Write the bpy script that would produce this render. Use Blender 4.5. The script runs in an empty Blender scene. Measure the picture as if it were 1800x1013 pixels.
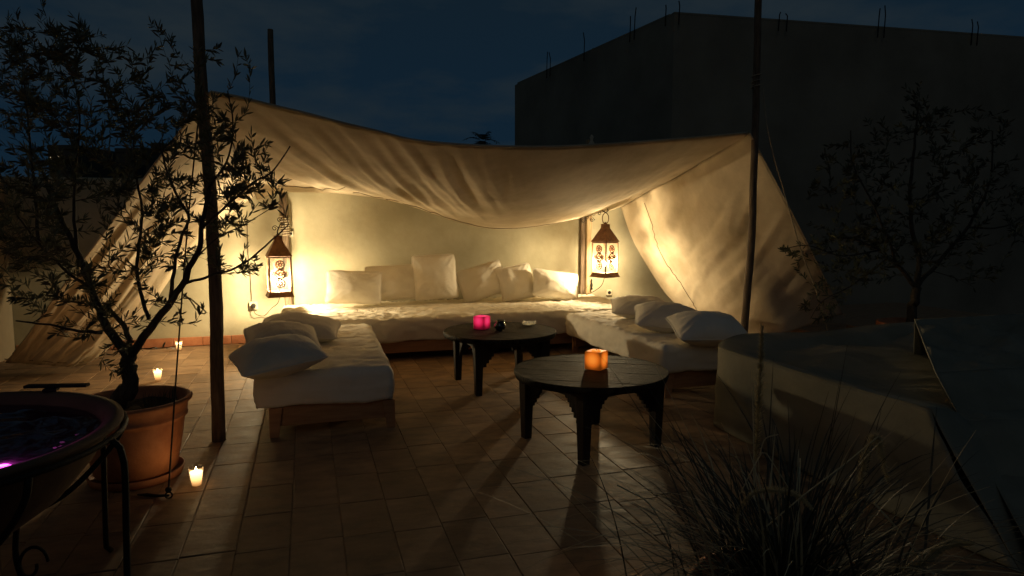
import bpy, bmesh, math, random
from mathutils import Vector as V, Matrix, noise, Euler
random.seed(7)
R = math.radians
SC = bpy.context.scene
COL = SC.collection

# ------------------------------------------------------------------ camera
CAM_H, PITCH, YAW, FPX = 1.4, R(5.7), R(17), 1180.0
cd = bpy.data.cameras.new('camera'); cam = bpy.data.objects.new('camera', cd); COL.objects.link(cam)
cam.location = (0, 0, CAM_H); cam.rotation_euler = (R(90) - PITCH, 0, -YAW)
cd.sensor_width = 36; cd.lens = 36 * FPX / 1800; cd.clip_start = .05; cd.clip_end = 2000
SC.camera = cam

# ------------------------------------------------------------------ night sky, exposure
w = bpy.data.worlds.new('World'); SC.world = w; w.use_nodes = True
nt = w.node_tree; N = nt.nodes; L = nt.links; N.clear()
out = N.new('ShaderNodeOutputWorld'); bg = N.new('ShaderNodeBackground'); L.new(bg.outputs[0], out.inputs[0])
tc = N.new('ShaderNodeTexCoord'); sep = N.new('ShaderNodeSeparateXYZ'); L.new(tc.outputs['Generated'], sep.inputs[0])
gr = N.new('ShaderNodeValToRGB'); L.new(sep.outputs['Z'], gr.inputs[0])
e = gr.color_ramp.elements
e[0].position = 0.0; e[0].color = (.0048, .0160, .0310, 1)
e[1].position = .9; e[1].color = (.0060, .0105, .0150, 1)
k = gr.color_ramp.elements.new(.20); k.color = (.0052, .0145, .0265, 1)
k = gr.color_ramp.elements.new(.40); k.color = (.0060, .0130, .0200, 1)
mp = N.new('ShaderNodeMapping'); mp.inputs['Scale'].default_value = (1.6, 1.6, 5.0); L.new(tc.outputs['Generated'], mp.inputs[0])
nz = N.new('ShaderNodeTexNoise'); nz.inputs['Scale'].default_value = 2.2; nz.inputs['Detail'].default_value = 7; nz.inputs['Roughness'].default_value = .55
L.new(mp.outputs[0], nz.inputs['Vector'])
cr = N.new('ShaderNodeValToRGB'); L.new(nz.outputs[0], cr.inputs[0])
cr.color_ramp.elements[0].position = .46; cr.color_ramp.elements[0].color = (0, 0, 0, 1)
cr.color_ramp.elements[1].position = .68; cr.color_ramp.elements[1].color = (1, 1, 1, 1)
mx = N.new('ShaderNodeMixRGB'); mx.inputs[2].default_value = (.0150, .0225, .0280, 1)
L.new(cr.outputs[0], mx.inputs[0]); L.new(gr.outputs[0], mx.inputs[1]); L.new(mx.outputs[0], bg.inputs[0])
bg.inputs[1].default_value = 1.0
SC.view_settings.view_transform = 'Standard'; SC.view_settings.look = 'None'
SC.view_settings.exposure = 0.0; SC.view_settings.gamma = 1.0; SC.view_settings.use_curve_mapping = False
SC.cycles.use_denoising = True
SC.cycles.max_bounces = 8; SC.cycles.diffuse_bounces = 5; SC.cycles.transparent_max_bounces = 16
SC.cycles.caustics_reflective = False; SC.cycles.caustics_refractive = False
SC.cycles.sample_clamp_indirect = 3.0
LAMP_W = 195.0
# very faint sun lamp added as fill light from behind the camera
sl = bpy.data.lights.new('fill_sun', 'SUN'); sl.energy = .035; sl.angle = R(25); sl.color = (1, .97, .90)
so = bpy.data.objects.new('fill_sun', sl); COL.objects.link(so); so.rotation_euler = (R(52), 0, R(-28))

# ------------------------------------------------------------------ photo ray -> place in the room
FW = V((math.sin(YAW) * math.cos(PITCH), math.cos(YAW) * math.cos(PITCH), -math.sin(PITCH)))
RT = V((math.cos(YAW), -math.sin(YAW), 0)); UP = RT.cross(FW)
C0 = V((0, 0, CAM_H))
def ray(x, y): return FW + RT * ((x - 900) / FPX) - UP * ((y - 506.5) / FPX)
def atz(x, y, z=0.): r = ray(x, y); return C0 + r * ((z - CAM_H) / r.z)
def atY(x, y, Y): r = ray(x, y); return C0 + r * (Y / r.y)
def atd(x, y, d): return C0 + ray(x, y) * d
def proj(p):
    d = V(p) - C0; kk = d.dot(FW)
    return 900 + FPX * d.dot(RT) / kk, 506.5 - FPX * d.dot(UP) / kk, kk

# ------------------------------------------------------------------ materials
def mat(name, a, b=None, rough=.7, scale=6., detail=5., stretch=(1, 1, 1), bump=.0, bscale=None, metallic=0., spec=.4, rnd=0., transl=0., coords='Object', coat=0., rvar=0., ramp=(.35, .65), sss=0.):
    m = bpy.data.materials.new(name); m.use_nodes = True
    n = m.node_tree.nodes; l = m.node_tree.links; p = n['Principled BSDF']
    p.inputs['Roughness'].default_value = rough; p.inputs['Metallic'].default_value = metallic
    p.inputs['Specular IOR Level'].default_value = spec; p.inputs['Coat Weight'].default_value = coat
    b = b or a
    t = n.new('ShaderNodeTexCoord'); q = n.new('ShaderNodeMapping'); q.inputs['Scale'].default_value = stretch
    l.new(t.outputs[coords], q.inputs[0])
    vec = q.outputs[0]
    oi = n.new('ShaderNodeObjectInfo')
    if rnd:
        ad = n.new('ShaderNodeVectorMath'); ad.operation = 'ADD'
        sc_ = n.new('ShaderNodeVectorMath'); sc_.operation = 'SCALE'; sc_.inputs['Scale'].default_value = 37.
        cx = n.new('ShaderNodeCombineXYZ')
        for i in range(3): l.new(oi.outputs['Random'], cx.inputs[i])
        l.new(cx.outputs[0], sc_.inputs[0]); l.new(vec, ad.inputs[0]); l.new(sc_.outputs[0], ad.inputs[1]); vec = ad.outputs[0]
    z = n.new('ShaderNodeTexNoise'); z.inputs['Scale'].default_value = scale; z.inputs['Detail'].default_value = detail; z.inputs['Roughness'].default_value = .6
    l.new(vec, z.inputs['Vector'])
    r = n.new('ShaderNodeValToRGB'); l.new(z.outputs[0], r.inputs[0])
    r.color_ramp.elements[0].position = ramp[0]; r.color_ramp.elements[1].position = ramp[1]
    r.color_ramp.elements[0].color = (*a, 1); r.color_ramp.elements[1].color = (*b, 1)
    colr = r.outputs[0]
    if rnd:
        hs = n.new('ShaderNodeHueSaturation'); ma = n.new('ShaderNodeMapRange')
        l.new(oi.outputs['Random'], ma.inputs[0]); ma.inputs[3].default_value = 1 - rnd; ma.inputs[4].default_value = 1 + rnd
        l.new(ma.outputs[0], hs.inputs['Value']); l.new(colr, hs.inputs['Color']); colr = hs.outputs[0]
    l.new(colr, p.inputs['Base Color'])
    if rvar:
        mr = n.new('ShaderNodeMapRange'); l.new(z.outputs[0], mr.inputs[0]); mr.inputs[1].default_value = .3; mr.inputs[2].default_value = .7
        mr.inputs[3].default_value = rough - rvar; mr.inputs[4].default_value = rough + rvar; l.new(mr.outputs[0], p.inputs['Roughness'])
    if bump:
        z2 = n.new('ShaderNodeTexNoise'); z2.inputs['Scale'].default_value = bscale or scale * 3; z2.inputs['Detail'].default_value = 6
        l.new(vec, z2.inputs['Vector'])
        bp = n.new('ShaderNodeBump'); bp.inputs['Strength'].default_value = bump; bp.inputs['Distance'].default_value = .02
        l.new(z2.outputs[0], bp.inputs['Height']); l.new(bp.outputs[0], p.inputs['Normal'])
    if transl:
        tr = n.new('ShaderNodeBsdfTranslucent'); l.new(colr, tr.inputs[0])
        ms = n.new('ShaderNodeMixShader'); ms.inputs[0].default_value = transl
        l.new(p.outputs[0], ms.inputs[1]); l.new(tr.outputs[0], ms.inputs[2])
        l.new(ms.outputs[0], n['Material Output'].inputs[0])
    return m
def emat(name, c, s, c2=None):
    m = bpy.data.materials.new(name); m.use_nodes = True
    p = m.node_tree.nodes['Principled BSDF']
    p.inputs['Base Color'].default_value = (*(c2 or c), 1)
    p.inputs['Emission Color'].default_value = (*c, 1); p.inputs['Emission Strength'].default_value = s
    p.inputs['Roughness'].default_value = .6
    return m
def glassmat(name, tint, clear, rough=.05):
    # a thin pane: part lets the light straight through, part scatters it, a little mirrors
    m = bpy.data.materials.new(name); m.use_nodes = True
    n = m.node_tree.nodes; l = m.node_tree.links; n.clear()
    o = n.new('ShaderNodeOutputMaterial'); a = n.new('ShaderNodeBsdfTransparent'); a.inputs[0].default_value = (*tint, 1)
    b = n.new('ShaderNodeBsdfTranslucent'); b.inputs[0].default_value = (*tint, 1)
    g = n.new('ShaderNodeBsdfGlossy'); g.inputs['Roughness'].default_value = rough
    m1 = n.new('ShaderNodeMixShader'); m1.inputs[0].default_value = clear; l.new(b.outputs[0], m1.inputs[1]); l.new(a.outputs[0], m1.inputs[2])
    lw = n.new('ShaderNodeLayerWeight'); lw.inputs[0].default_value = .5     # facing: same from both sides of the pane
    pw = n.new('ShaderNodeMath'); pw.operation = 'POWER'; pw.inputs[1].default_value = 5; l.new(lw.outputs['Facing'], pw.inputs[0])
    ma = n.new('ShaderNodeMath'); ma.operation = 'MULTIPLY_ADD'; ma.inputs[1].default_value = .7; ma.inputs[2].default_value = .04; l.new(pw.outputs[0], ma.inputs[0])
    m2 = n.new('ShaderNodeMixShader'); l.new(ma.outputs[0], m2.inputs[0]); l.new(m1.outputs[0], m2.inputs[1]); l.new(g.outputs[0], m2.inputs[2])
    l.new(m2.outputs[0], o.inputs[0]); return m

M = dict(
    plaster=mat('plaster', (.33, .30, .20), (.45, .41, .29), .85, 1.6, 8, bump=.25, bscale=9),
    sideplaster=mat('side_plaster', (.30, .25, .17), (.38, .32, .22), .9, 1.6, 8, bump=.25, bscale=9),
    tile=mat('terracotta_tile', (.19, .120, .070), (.37, .240, .138), .58, 6, 10, bump=.20, bscale=11, rnd=.22, rvar=.10, stretch=(.9, 1.5, 1), spec=.22),
    grout=mat('grout', (.24, .16, .10), (.36, .24, .145), .9, 12, bump=.2),
    skirt=mat('skirting_tile', (.34, .13, .06), (.46, .20, .10), .5, 9, 6, bump=.2, rnd=.15),
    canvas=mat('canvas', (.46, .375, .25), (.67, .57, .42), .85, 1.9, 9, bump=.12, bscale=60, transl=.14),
    seam=mat('canvas_seam', (.16, .12, .07), (.22, .17, .10), .9, 30),
    sheet=mat('cotton_sheet', (.74, .69, .58), (.82, .77, .66), .85, 3, 6, bump=.15, bscale=24),
    pillow=mat('pillow_cotton', (.74, .69, .58), (.82, .77, .67), .85, 4, 6, bump=.30, bscale=13, rnd=.05),
    bigsheet=mat('linen_sheet', (.74, .68, .55), (.82, .76, .63), .85, 3, 6, bump=.15, bscale=24),
    pine=mat('pine_board', (.30, .15, .07), (.42, .23, .11), .6, 4, 8, stretch=(1, 8, 8), bump=.15, rnd=.12),
    post=mat('round_pole', (.09, .062, .04), (.22, .155, .10), .8, 7, 8, stretch=(6, 6, .8), bump=.5),
    oldpost=mat('weathered_post', (.28, .19, .10), (.46, .34, .20), .8, 7, 8, stretch=(6, 6, .8), bump=.5),
    darkwood=mat('dark_stained_wood', (.012, .009, .006), (.030, .024, .017), .42, 4, 8, stretch=(10, 10, 1.5), bump=.25),
    plank=mat('dark_plank', (.010, .008, .005), (.055, .046, .030), .66, 5, 9, stretch=(16, 1.2, 4), bump=.6, bscale=9, rnd=.18, rvar=.12, ramp=(.4, .68), spec=.12),
    rust=mat('rusty_iron', (.085, .035, .015), (.17, .075, .03), .6, 18, 6, metallic=.35, bump=.2),
    iron=mat('black_iron', (.008, .007, .006), (.02, .016, .012), .72, 20, 5, metallic=.3, bump=.1),
    clay=mat('terracotta_pot', (.30, .11, .05), (.46, .20, .10), .75, 5, 8, bump=.2, bscale=20),
    palecl=mat('glazed_bowl', (.09, .055, .035), (.14, .09, .055), .85, 5, 8, bump=.1),
    bowlin=mat('bowl_inside', (.035, .020, .025), (.06, .035, .04), .4, 6, 6),
    soil=mat('soil', (.02, .013, .008), (.05, .035, .02), .95, 30, 8, bump=.8),
    bark=mat('olive_bark', (.035, .028, .020), (.08, .066, .048), .9, 14, 9, stretch=(3, 3, 1), bump=.8),
    leaf=mat('olive_leaf', (.05, .06, .035), (.11, .12, .075), .5, 9, 2, transl=.12),
    grassm=mat('grass_blade', (.025, .024, .015), (.09, .082, .05), .55, 6, 3),
    straw=mat('straw', (.42, .35, .20), (.60, .51, .31), .8, 9),
    plume=mat('grass_plume', (.42, .36, .20), (.70, .62, .42), .9, 12, transl=.5),
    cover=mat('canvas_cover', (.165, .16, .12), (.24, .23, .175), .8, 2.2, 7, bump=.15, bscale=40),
    building=mat('bare_render', (.22, .19, .14), (.32, .28, .205), .9, .8, 9, bump=.3, bscale=6),
    farwall=mat('far_wall', (.10, .08, .06), (.14, .11, .08), .9, .3),
    ground=mat('ground', (.05, .04, .03), (.08, .065, .05), .95, .05),
    rope=mat('rope', (.30, .25, .17), (.42, .36, .26), .9, 40),
    darkrope=mat('dark_rope', (.02, .017, .013), (.035, .03, .022), .9, 40),
    plastic=mat('ivory_plastic', (.50, .46, .34), (.55, .50, .38), .45, 4),
    black=mat('black_plastic', (.012, .011, .01), (.018, .016, .014), .4, 5),
    cable=mat('cable', (.06, .045, .025), (.09, .07, .04), .6, 5),
    ceramic=mat('black_ceramic', (.012, .012, .014), (.02, .02, .022), .12, 4, spec=.6, coat=.6),
    
    flame=emat('flame', (1, .66, .25), 40.),
    magenta=emat('magenta_light', (1, .10, .72), 6.0),
    litwin=emat('lit_window', (1, .8, .5), .5),
    frosted=glassmat('frosted_pane', (.985, .975, .95), .997, .2),
    clear=glassmat('clear_glass', (.96, .95, .92), .93),
    ash=glassmat('pressed_glass', (.85, .85, .8), .6, .1),
)
def bulbmat(c, s):
    # clear bulb: the glow of its filament, and the light of the lamp inside passes through
    m = bpy.data.materials.new('bulb'); m.use_nodes = True
    n = m.node_tree.nodes; l = m.node_tree.links; n.clear(); o = n.new('ShaderNodeOutputMaterial')
    e_ = n.new('ShaderNodeEmission'); e_.inputs[0].default_value = (*c, 1); e_.inputs[1].default_value = s
    t = n.new('ShaderNodeBsdfTransparent'); a = n.new('ShaderNodeAddShader')
    l.new(e_.outputs[0], a.inputs[0]); l.new(t.outputs[0], a.inputs[1]); l.new(a.outputs[0], o.inputs[0]); return m
M['bulb'] = bulbmat((1, .76, .42), 30.)
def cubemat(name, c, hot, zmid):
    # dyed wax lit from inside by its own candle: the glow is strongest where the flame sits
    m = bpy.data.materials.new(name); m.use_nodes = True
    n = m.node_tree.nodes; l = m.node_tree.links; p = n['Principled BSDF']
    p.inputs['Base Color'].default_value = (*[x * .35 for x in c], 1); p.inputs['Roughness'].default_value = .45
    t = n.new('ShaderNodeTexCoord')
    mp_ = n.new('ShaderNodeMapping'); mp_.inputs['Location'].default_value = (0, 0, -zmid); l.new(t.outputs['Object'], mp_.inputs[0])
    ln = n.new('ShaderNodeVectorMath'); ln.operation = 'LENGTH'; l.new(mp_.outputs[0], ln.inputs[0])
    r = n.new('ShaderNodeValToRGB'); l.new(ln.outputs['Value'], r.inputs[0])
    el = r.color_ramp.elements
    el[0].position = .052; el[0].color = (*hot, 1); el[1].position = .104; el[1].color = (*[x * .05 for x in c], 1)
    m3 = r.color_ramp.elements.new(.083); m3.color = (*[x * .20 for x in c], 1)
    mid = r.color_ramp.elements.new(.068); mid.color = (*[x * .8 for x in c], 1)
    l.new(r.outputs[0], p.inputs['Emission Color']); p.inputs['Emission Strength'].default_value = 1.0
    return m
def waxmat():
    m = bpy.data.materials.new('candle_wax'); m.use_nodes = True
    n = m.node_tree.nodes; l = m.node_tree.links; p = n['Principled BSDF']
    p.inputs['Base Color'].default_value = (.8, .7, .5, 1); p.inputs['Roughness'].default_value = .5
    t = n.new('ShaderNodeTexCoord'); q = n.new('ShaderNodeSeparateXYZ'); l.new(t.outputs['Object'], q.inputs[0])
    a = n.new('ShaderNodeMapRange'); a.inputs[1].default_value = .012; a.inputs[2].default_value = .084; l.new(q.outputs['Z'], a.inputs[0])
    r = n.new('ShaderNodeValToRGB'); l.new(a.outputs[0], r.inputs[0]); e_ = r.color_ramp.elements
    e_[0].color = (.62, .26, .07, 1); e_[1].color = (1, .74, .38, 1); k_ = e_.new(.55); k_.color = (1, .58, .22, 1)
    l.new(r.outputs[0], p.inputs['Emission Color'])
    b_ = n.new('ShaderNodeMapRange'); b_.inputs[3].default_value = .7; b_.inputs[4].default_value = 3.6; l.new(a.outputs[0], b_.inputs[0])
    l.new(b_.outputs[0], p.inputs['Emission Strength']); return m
M['wax'] = waxmat()
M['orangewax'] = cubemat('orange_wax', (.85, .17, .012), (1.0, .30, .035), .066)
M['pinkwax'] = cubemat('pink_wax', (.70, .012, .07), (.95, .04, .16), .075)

# ------------------------------------------------------------------ mesh helpers
class MB:
    def __init__(s): s.v = []; s.f = []
    def add(s, vs, fs):
        o = len(s.v); s.v += [tuple(p) for p in vs]; s.f += [tuple(i + o for i in f) for f in fs]; return s
    def box(s, c, d, rz=0., taper=1., rot=None):
        x, y, z = d[0] / 2, d[1] / 2, d[2] / 2; vs = []
        mt = rot.to_matrix() if rot else Matrix.Rotation(rz, 3, 'Z')
        for kz, tp in ((-z, taper), (z, 1.)):
            for sx, sy in ((-1, -1), (1, -1), (1, 1), (-1, 1)):
                vs.append(mt @ V((sx * x * tp, sy * y * tp, kz)) + V(c))
        return s.add(vs, [(3, 2, 1, 0), (4, 5, 6, 7), (0, 1, 5, 4), (1, 2, 6, 5), (2, 3, 7, 6), (3, 0, 4, 7)])
    def tube(s, pts, rad, n=8, closed=False, cap=True):
        pts = [V(p) for p in pts]; m = len(pts)
        if not hasattr(rad, '__len__'): rad = [rad] * m
        T = []
        for i in range(m):
            a = pts[(i - 1) % m] if (closed or i > 0) else pts[i]; b = pts[(i + 1) % m] if (closed or i < m - 1) else pts[i]
            d = b - a; T.append(d.normalized() if d.length > 1e-9 else V((0, 0, 1)))
        ref = V((0, 0, 1)) if abs(T[0].z) < .9 else V((1, 0, 0))
        nn = T[0].cross(ref).normalized(); vs = []
        for i in range(m):
            nn = (nn - T[i] * nn.dot(T[i]))
            nn = nn.normalized() if nn.length > 1e-6 else T[i].orthogonal().normalized()
            bb = T[i].cross(nn)
            for j in range(n):
                a = 2 * math.pi * j / n; vs.append(pts[i] + (nn * math.cos(a) + bb * math.sin(a)) * rad[i])
        fs = []
        for i in range(m if closed else m - 1):
            i2 = (i + 1) % m
            for j in range(n): fs.append((i * n + j, i * n + (j + 1) % n, i2 * n + (j + 1) % n, i2 * n + j))
        if cap and not closed: fs += [tuple(range(n))[::-1], tuple((m - 1) * n + j for j in range(n))]
        return s.add(vs, fs)
    def lathe(s, prof, n=40, c=(0, 0, 0), cap0=True, cap1=False):
        vs = []; fs = []; m = len(prof)
        for r_, z_ in prof:
            for j in range(n):
                a = 2 * math.pi * j / n; vs.append((c[0] + r_ * math.cos(a), c[1] + r_ * math.sin(a), c[2] + z_))
        for i in range(m - 1):
            for j in range(n): fs.append((i * n + j, i * n + (j + 1) % n, (i + 1) * n + (j + 1) % n, (i + 1) * n + j))
        if cap0: fs.append(tuple(range(n))[::-1])
        if cap1: fs.append(tuple((m - 1) * n + j for j in range(n)))
        return s.add(vs, fs)
    def prism(s, outline, d, mtx=None):
        # outline: list of (a, b) in a plane, thickness d along the third axis
        n = len(outline); mtx = mtx or Matrix.Identity(4); vs = []
        for t in (-d / 2, d / 2):
            for a, b in outline: vs.append(mtx @ V((a, t, b)))
        fs = [tuple(range(n)), tuple(range(2 * n - 1, n - 1, -1))]
        for i in range(n): fs.append((i, i + n, (i + 1) % n + n, (i + 1) % n))
        return s.add(vs, fs)
    def sphere(s, c, r, nu=12, nv=8, sc=(1, 1, 1)):
        vs = [V((0, 0, -1))]; fs = []
        for i in range(1, nv):
            ph = -math.pi / 2 + math.pi * i / nv
            for j in range(nu): a = 2 * math.pi * j / nu; vs.append(V((math.cos(ph) * math.cos(a), math.cos(ph) * math.sin(a), math.sin(ph))))
        vs.append(V((0, 0, 1))); top = len(vs) - 1
        for j in range(nu):
            fs.append((0, 1 + (j + 1) % nu, 1 + j)); fs.append((top, top - nu + j, top - nu + (j + 1) % nu))
        for i in range(nv - 2):
            for j in range(nu): a = 1 + i * nu; fs.append((a + j, a + (j + 1) % nu, a + nu + (j + 1) % nu, a + nu + j))
        return s.add([V((p.x * r * sc[0], p.y * r * sc[1], p.z * r * sc[2])) + V(c) for p in vs], fs)
    def grid(s, P):
        h = len(P); w_ = len(P[0]); vs = [p for r_ in P for p in r_]
        return s.add(vs, [(i * w_ + j, i * w_ + j + 1, (i + 1) * w_ + j + 1, (i + 1) * w_ + j) for i in range(h - 1) for j in range(w_ - 1)])
    def mesh(s, name, m, smooth=False, sub=None):
        me = bpy.data.meshes.new(name)
        vs = s.v if sub is None else [(a - sub[0], b - sub[1], c - sub[2]) for a, b, c in s.v]
        me.from_pydata(vs, [], s.f); me.materials.append(m)
        if smooth: me.polygons.foreach_set('use_smooth', [True] * len(me.polygons))
        me.update(); return me
    def obj(s, name, m, parent=None, smooth=False, bevel=0., loc=None, rz=0., thick=0., subsurf=0):
        # built in world space when the parent is an un-rotated thing: shift to the parent's base
        sub = getattr(parent, 'location', None) if (parent and parent.get('world_built')) else None
        o = bpy.data.objects.new(name, s.mesh(name, m, smooth, sub)); COL.objects.link(o)
        if parent: o.parent = parent
        if loc is not None: o.location = loc
        if rz: o.rotation_euler = (0, 0, rz)
        if thick: q = o.modifiers.new('thickness', 'SOLIDIFY'); q.thickness = thick; q.offset = 0
        if subsurf: q = o.modifiers.new('smooth', 'SUBSURF'); q.levels = q.render_levels = subsurf
        if bevel:
            q = o.modifiers.new('bevel', 'BEVEL'); q.width = bevel; q.segments = 2; q.limit_method = 'ANGLE'; q.angle_limit = R(40)
        return o
def tag(o, label=None, cat=None, group=None, kind=None):
    if label: o['label'] = label
    if cat: o['category'] = cat
    if group: o['group'] = group
    if kind: o['kind'] = kind
    return o
def thing(name, label, cat, loc=(0, 0, 0), rz=0., group=None, world=False):
    o = bpy.data.objects.new(name, None); COL.objects.link(o); o.location = loc; o.rotation_euler = (0, 0, rz)
    o.empty_display_size = .1
    if world: o['world_built'] = True
    return tag(o, label, cat, group)
def smooth_path(pts, n):
    pts = [V(p) for p in pts]; m = len(pts)
    if m == 2: return [pts[0].lerp(pts[1], i / (n - 1)) for i in range(n)]
    # even spacing by chord length, Catmull-Rom between
    ln = [0.]
    for a, b in zip(pts, pts[1:]): ln.append(ln[-1] + (b - a).length)
    res = []; j = 0
    for i in range(n):
        t = ln[-1] * i / (n - 1)
        while j < m - 2 and t > ln[j + 1]: j += 1
        u = (t - ln[j]) / max(1e-9, ln[j + 1] - ln[j])
        p1, p2 = pts[j], pts[j + 1]; p0 = pts[j - 1] if j else p1 * 2 - p2; p3 = pts[j + 2] if j + 2 < m else p2 * 2 - p1
        res.append(.5 * ((2 * p1) + (p2 - p0) * u + (2 * p0 - 5 * p1 + 4 * p2 - p3) * u * u + (3 * p1 - p0 - 3 * p2 + p3) * u ** 3))
    return res
def fbm(p, o=4): return noise.fractal(V(p), 1.0, 2.0, o)
def ridge(x): return (1 - abs(x)) ** 3
def sstep(a, b, x): t = min(1, max(0, (x - a) / (b - a))); return t * t * (3 - 2 * t)

# ================================================================== LARGE STRUCTURE
WY = 8.2; WALL_H = 1.86; LX = -2.96
b = MB().box((0, 300, -6.25), (3000, 3000, .5)); tag(b.obj('ground', M['ground']), kind='structure')

# terrace floor: a slab of mortar with clay tiles laid on it
floor = MB().box((3.0, 3.6, -.066), (13.6, 11.0, .12)).obj('terrace_floor', M['grout']); tag(floor, kind='structure')
TW, TL = .222, .370
def tile_mesh(i):
    rr = random.Random(i); g = .0020; hx, hy = TW / 2 - g, TL / 2 - g; c = .0022
    vs = []
    for z, ins in ((-.010, 0), (-.0022, 0), (0, c)):
        for sx, sy in ((-1, -1), (1, -1), (1, 1), (-1, 1)):
            vs.append((sx * (hx - ins) + rr.uniform(-.0022, .0016), sy * (hy - ins) + rr.uniform(-.0022, .0016), z))
    fs = [(8, 9, 10, 11)]
    for a in (0, 4):
        for j in range(4): fs.append((a + j, a + (j + 1) % 4, a + 4 + (j + 1) % 4, a + 4 + j))
    b = MB().add(vs, fs); return b, b.mesh('tile', M['tile'])
tiles = [tile_mesh(i) for i in range(6)]
cand = []
x0 = -.437 - 12 * TW
for i in range(46):
    for j in range(22):
        cx, cy = x0 + i * TW, .55 + j * TL + (.02 * math.sin(i * 2.3))
        if not (LX + .12 < cx < 7 and cy < WY - TL * .5 - .02): continue
        a = 0.
        if cy > .9:
            q = [proj((cx + sx * TW / 2, cy + sy * TL / 2, 0)) for sx, sy in ((-1, -1), (1, -1), (1, 1), (-1, 1))]
            if min(t[2] for t in q) > .3 and all(-60 < t[0] < 1860 and t[1] < 1090 for t in q):
                a = abs(sum(q[n_][0] * q[(n_ + 1) % 4][1] - q[(n_ + 1) % 4][0] * q[n_][1] for n_ in range(4))) / 2
                px, py = proj((cx, cy, 0))[:2]
                hid = (px > 1290 and py > 600) or (cx > 2.72 and cy < 4.3) or (-.3 < cx < .5 and 4.7 < cy < 6.6) or (cx > -.2 and cy > 6.85) or (cx > 2.7 and cy > 4.7) or (px < 190 and py > 720) or ((cx + .9) ** 2 + (cy - 4) ** 2 < .04)
                if hid: a = 0
        cand.append((a, cx, cy))
cand.sort(key=lambda t: -t[0])
rest = MB()
for n_, (a, cx, cy) in enumerate(cand):
    rr = random.Random(int(cx * 977) * 31 + int(cy * 991)); k = rr.randrange(6)
    z = rr.uniform(-.0012, .0012); rot = Euler((rr.uniform(-.004, .004), rr.uniform(-.005, .005), rr.uniform(-.006, .006)))
    if n_ < 298 and a > 0:
        o = bpy.data.objects.new('tile', tiles[k][1]); COL.objects.link(o); o.parent = floor; o.location = (cx, cy, z); o.rotation_euler = rot
    else:
        rest.add([V(p) + V((cx, cy, z)) for p in tiles[k][0].v], tiles[k][0].f)
tag(rest.obj('floor_tiles', M['tile'], floor), kind='stuff')

# back wall and side wall
def slab(name, x0_, x1, y0, y1, z0, z1, m):
    b = MB(); nx = max(2, int((x1 - x0_) / .25)); nz_ = 8
    return b.box(((x0_ + x1) / 2, (y0 + y1) / 2, (z0 + z1) / 2), (x1 - x0_, y1 - y0, z1 - z0)).obj(name, m, bevel=.02)
wall = slab('rear_wall', LX - .3, 6.6, WY, WY + .25, -.12, WALL_H, M['plaster'])
tag(wall, 'cream plastered terrace wall behind the canopy and the long sofa', 'wall')
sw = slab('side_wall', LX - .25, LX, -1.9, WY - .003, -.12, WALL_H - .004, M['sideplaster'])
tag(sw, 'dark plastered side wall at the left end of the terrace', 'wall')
sk = MB().box((0, 0, .05), (.296, .014, .10)); skm = sk.mesh('skirting_tile', M['skirt'])
for i in range(42):
    x = LX + .155 + i * .30
    if -.2 < x and i > 12: continue
    o = bpy.data.objects.new('skirting_tile', skm); COL.objects.link(o); o.parent = wall; o.location = (x, WY - .0078 + random.uniform(-.001, .001), 0)
    q = o.modifiers.new('bevel', 'BEVEL'); q.width = .004; q.segments = 1

# neighbour building
BH = atY(1185, 25, 9.5).z
pc = atz(1185, 25, BH); pl = atz(905, 150, BH); pr = atz(1800, 68, BH); pr = pc + (pr - pc) * 1.9; pb = pl + pr - pc
b = MB(); plan = [pl, pc, pr, pb]
b.add([V((p.x, p.y, z)) for z in (-6, BH) for p in plan], [(4, 5, 6, 7), (0, 1, 5, 4), (1, 2, 6, 5), (2, 3, 7, 6), (3, 0, 4, 7)])
bld = thing('neighbour_building', 'tall blank rendered building with rebar ends along its roof line', 'building', (pc.x, pc.y, 0), world=True)
b.obj('wall', M['building'], bld)
for p, q in ((pl, pc), (pc, pr), (pr, pb), (pb, pl)):
    d = (q - p); ang = math.atan2(d.y, d.x); c = (p + q) / 2 + V((-d.y, d.x, 0)).normalized() * .108
    MB().box((c.x, c.y, BH + .02), (d.length - .004 if (p, q) in ((pc, pr), (pr, pb)) else d.length - .25, .21, .04), ang).obj('parapet', M['building'], bld, bevel=.01)
for px, py, hh in ((962, 122, .45), (968, 119, .38), (1028, 90, .42), (1109, 55, .30), (1117, 50, .42), (1172, 25, .16), (1196, 22, .2), (1372, 34, .12), (1386, 35, .10), (1547, 46, .35), (1558, 47, .42), (1712, 60, .30), (1722, 61, .26)):
    t = V(atz(px, py, BH)); t.z = BH + .03
    MB().tube([t + V((0, .04, -.2)), t + V((.01, .04, hh * .4)), t + V((random.uniform(-.03, .03), .04, hh * .75))], .009, 5).obj('rebar', M['iron'], bld)

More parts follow.
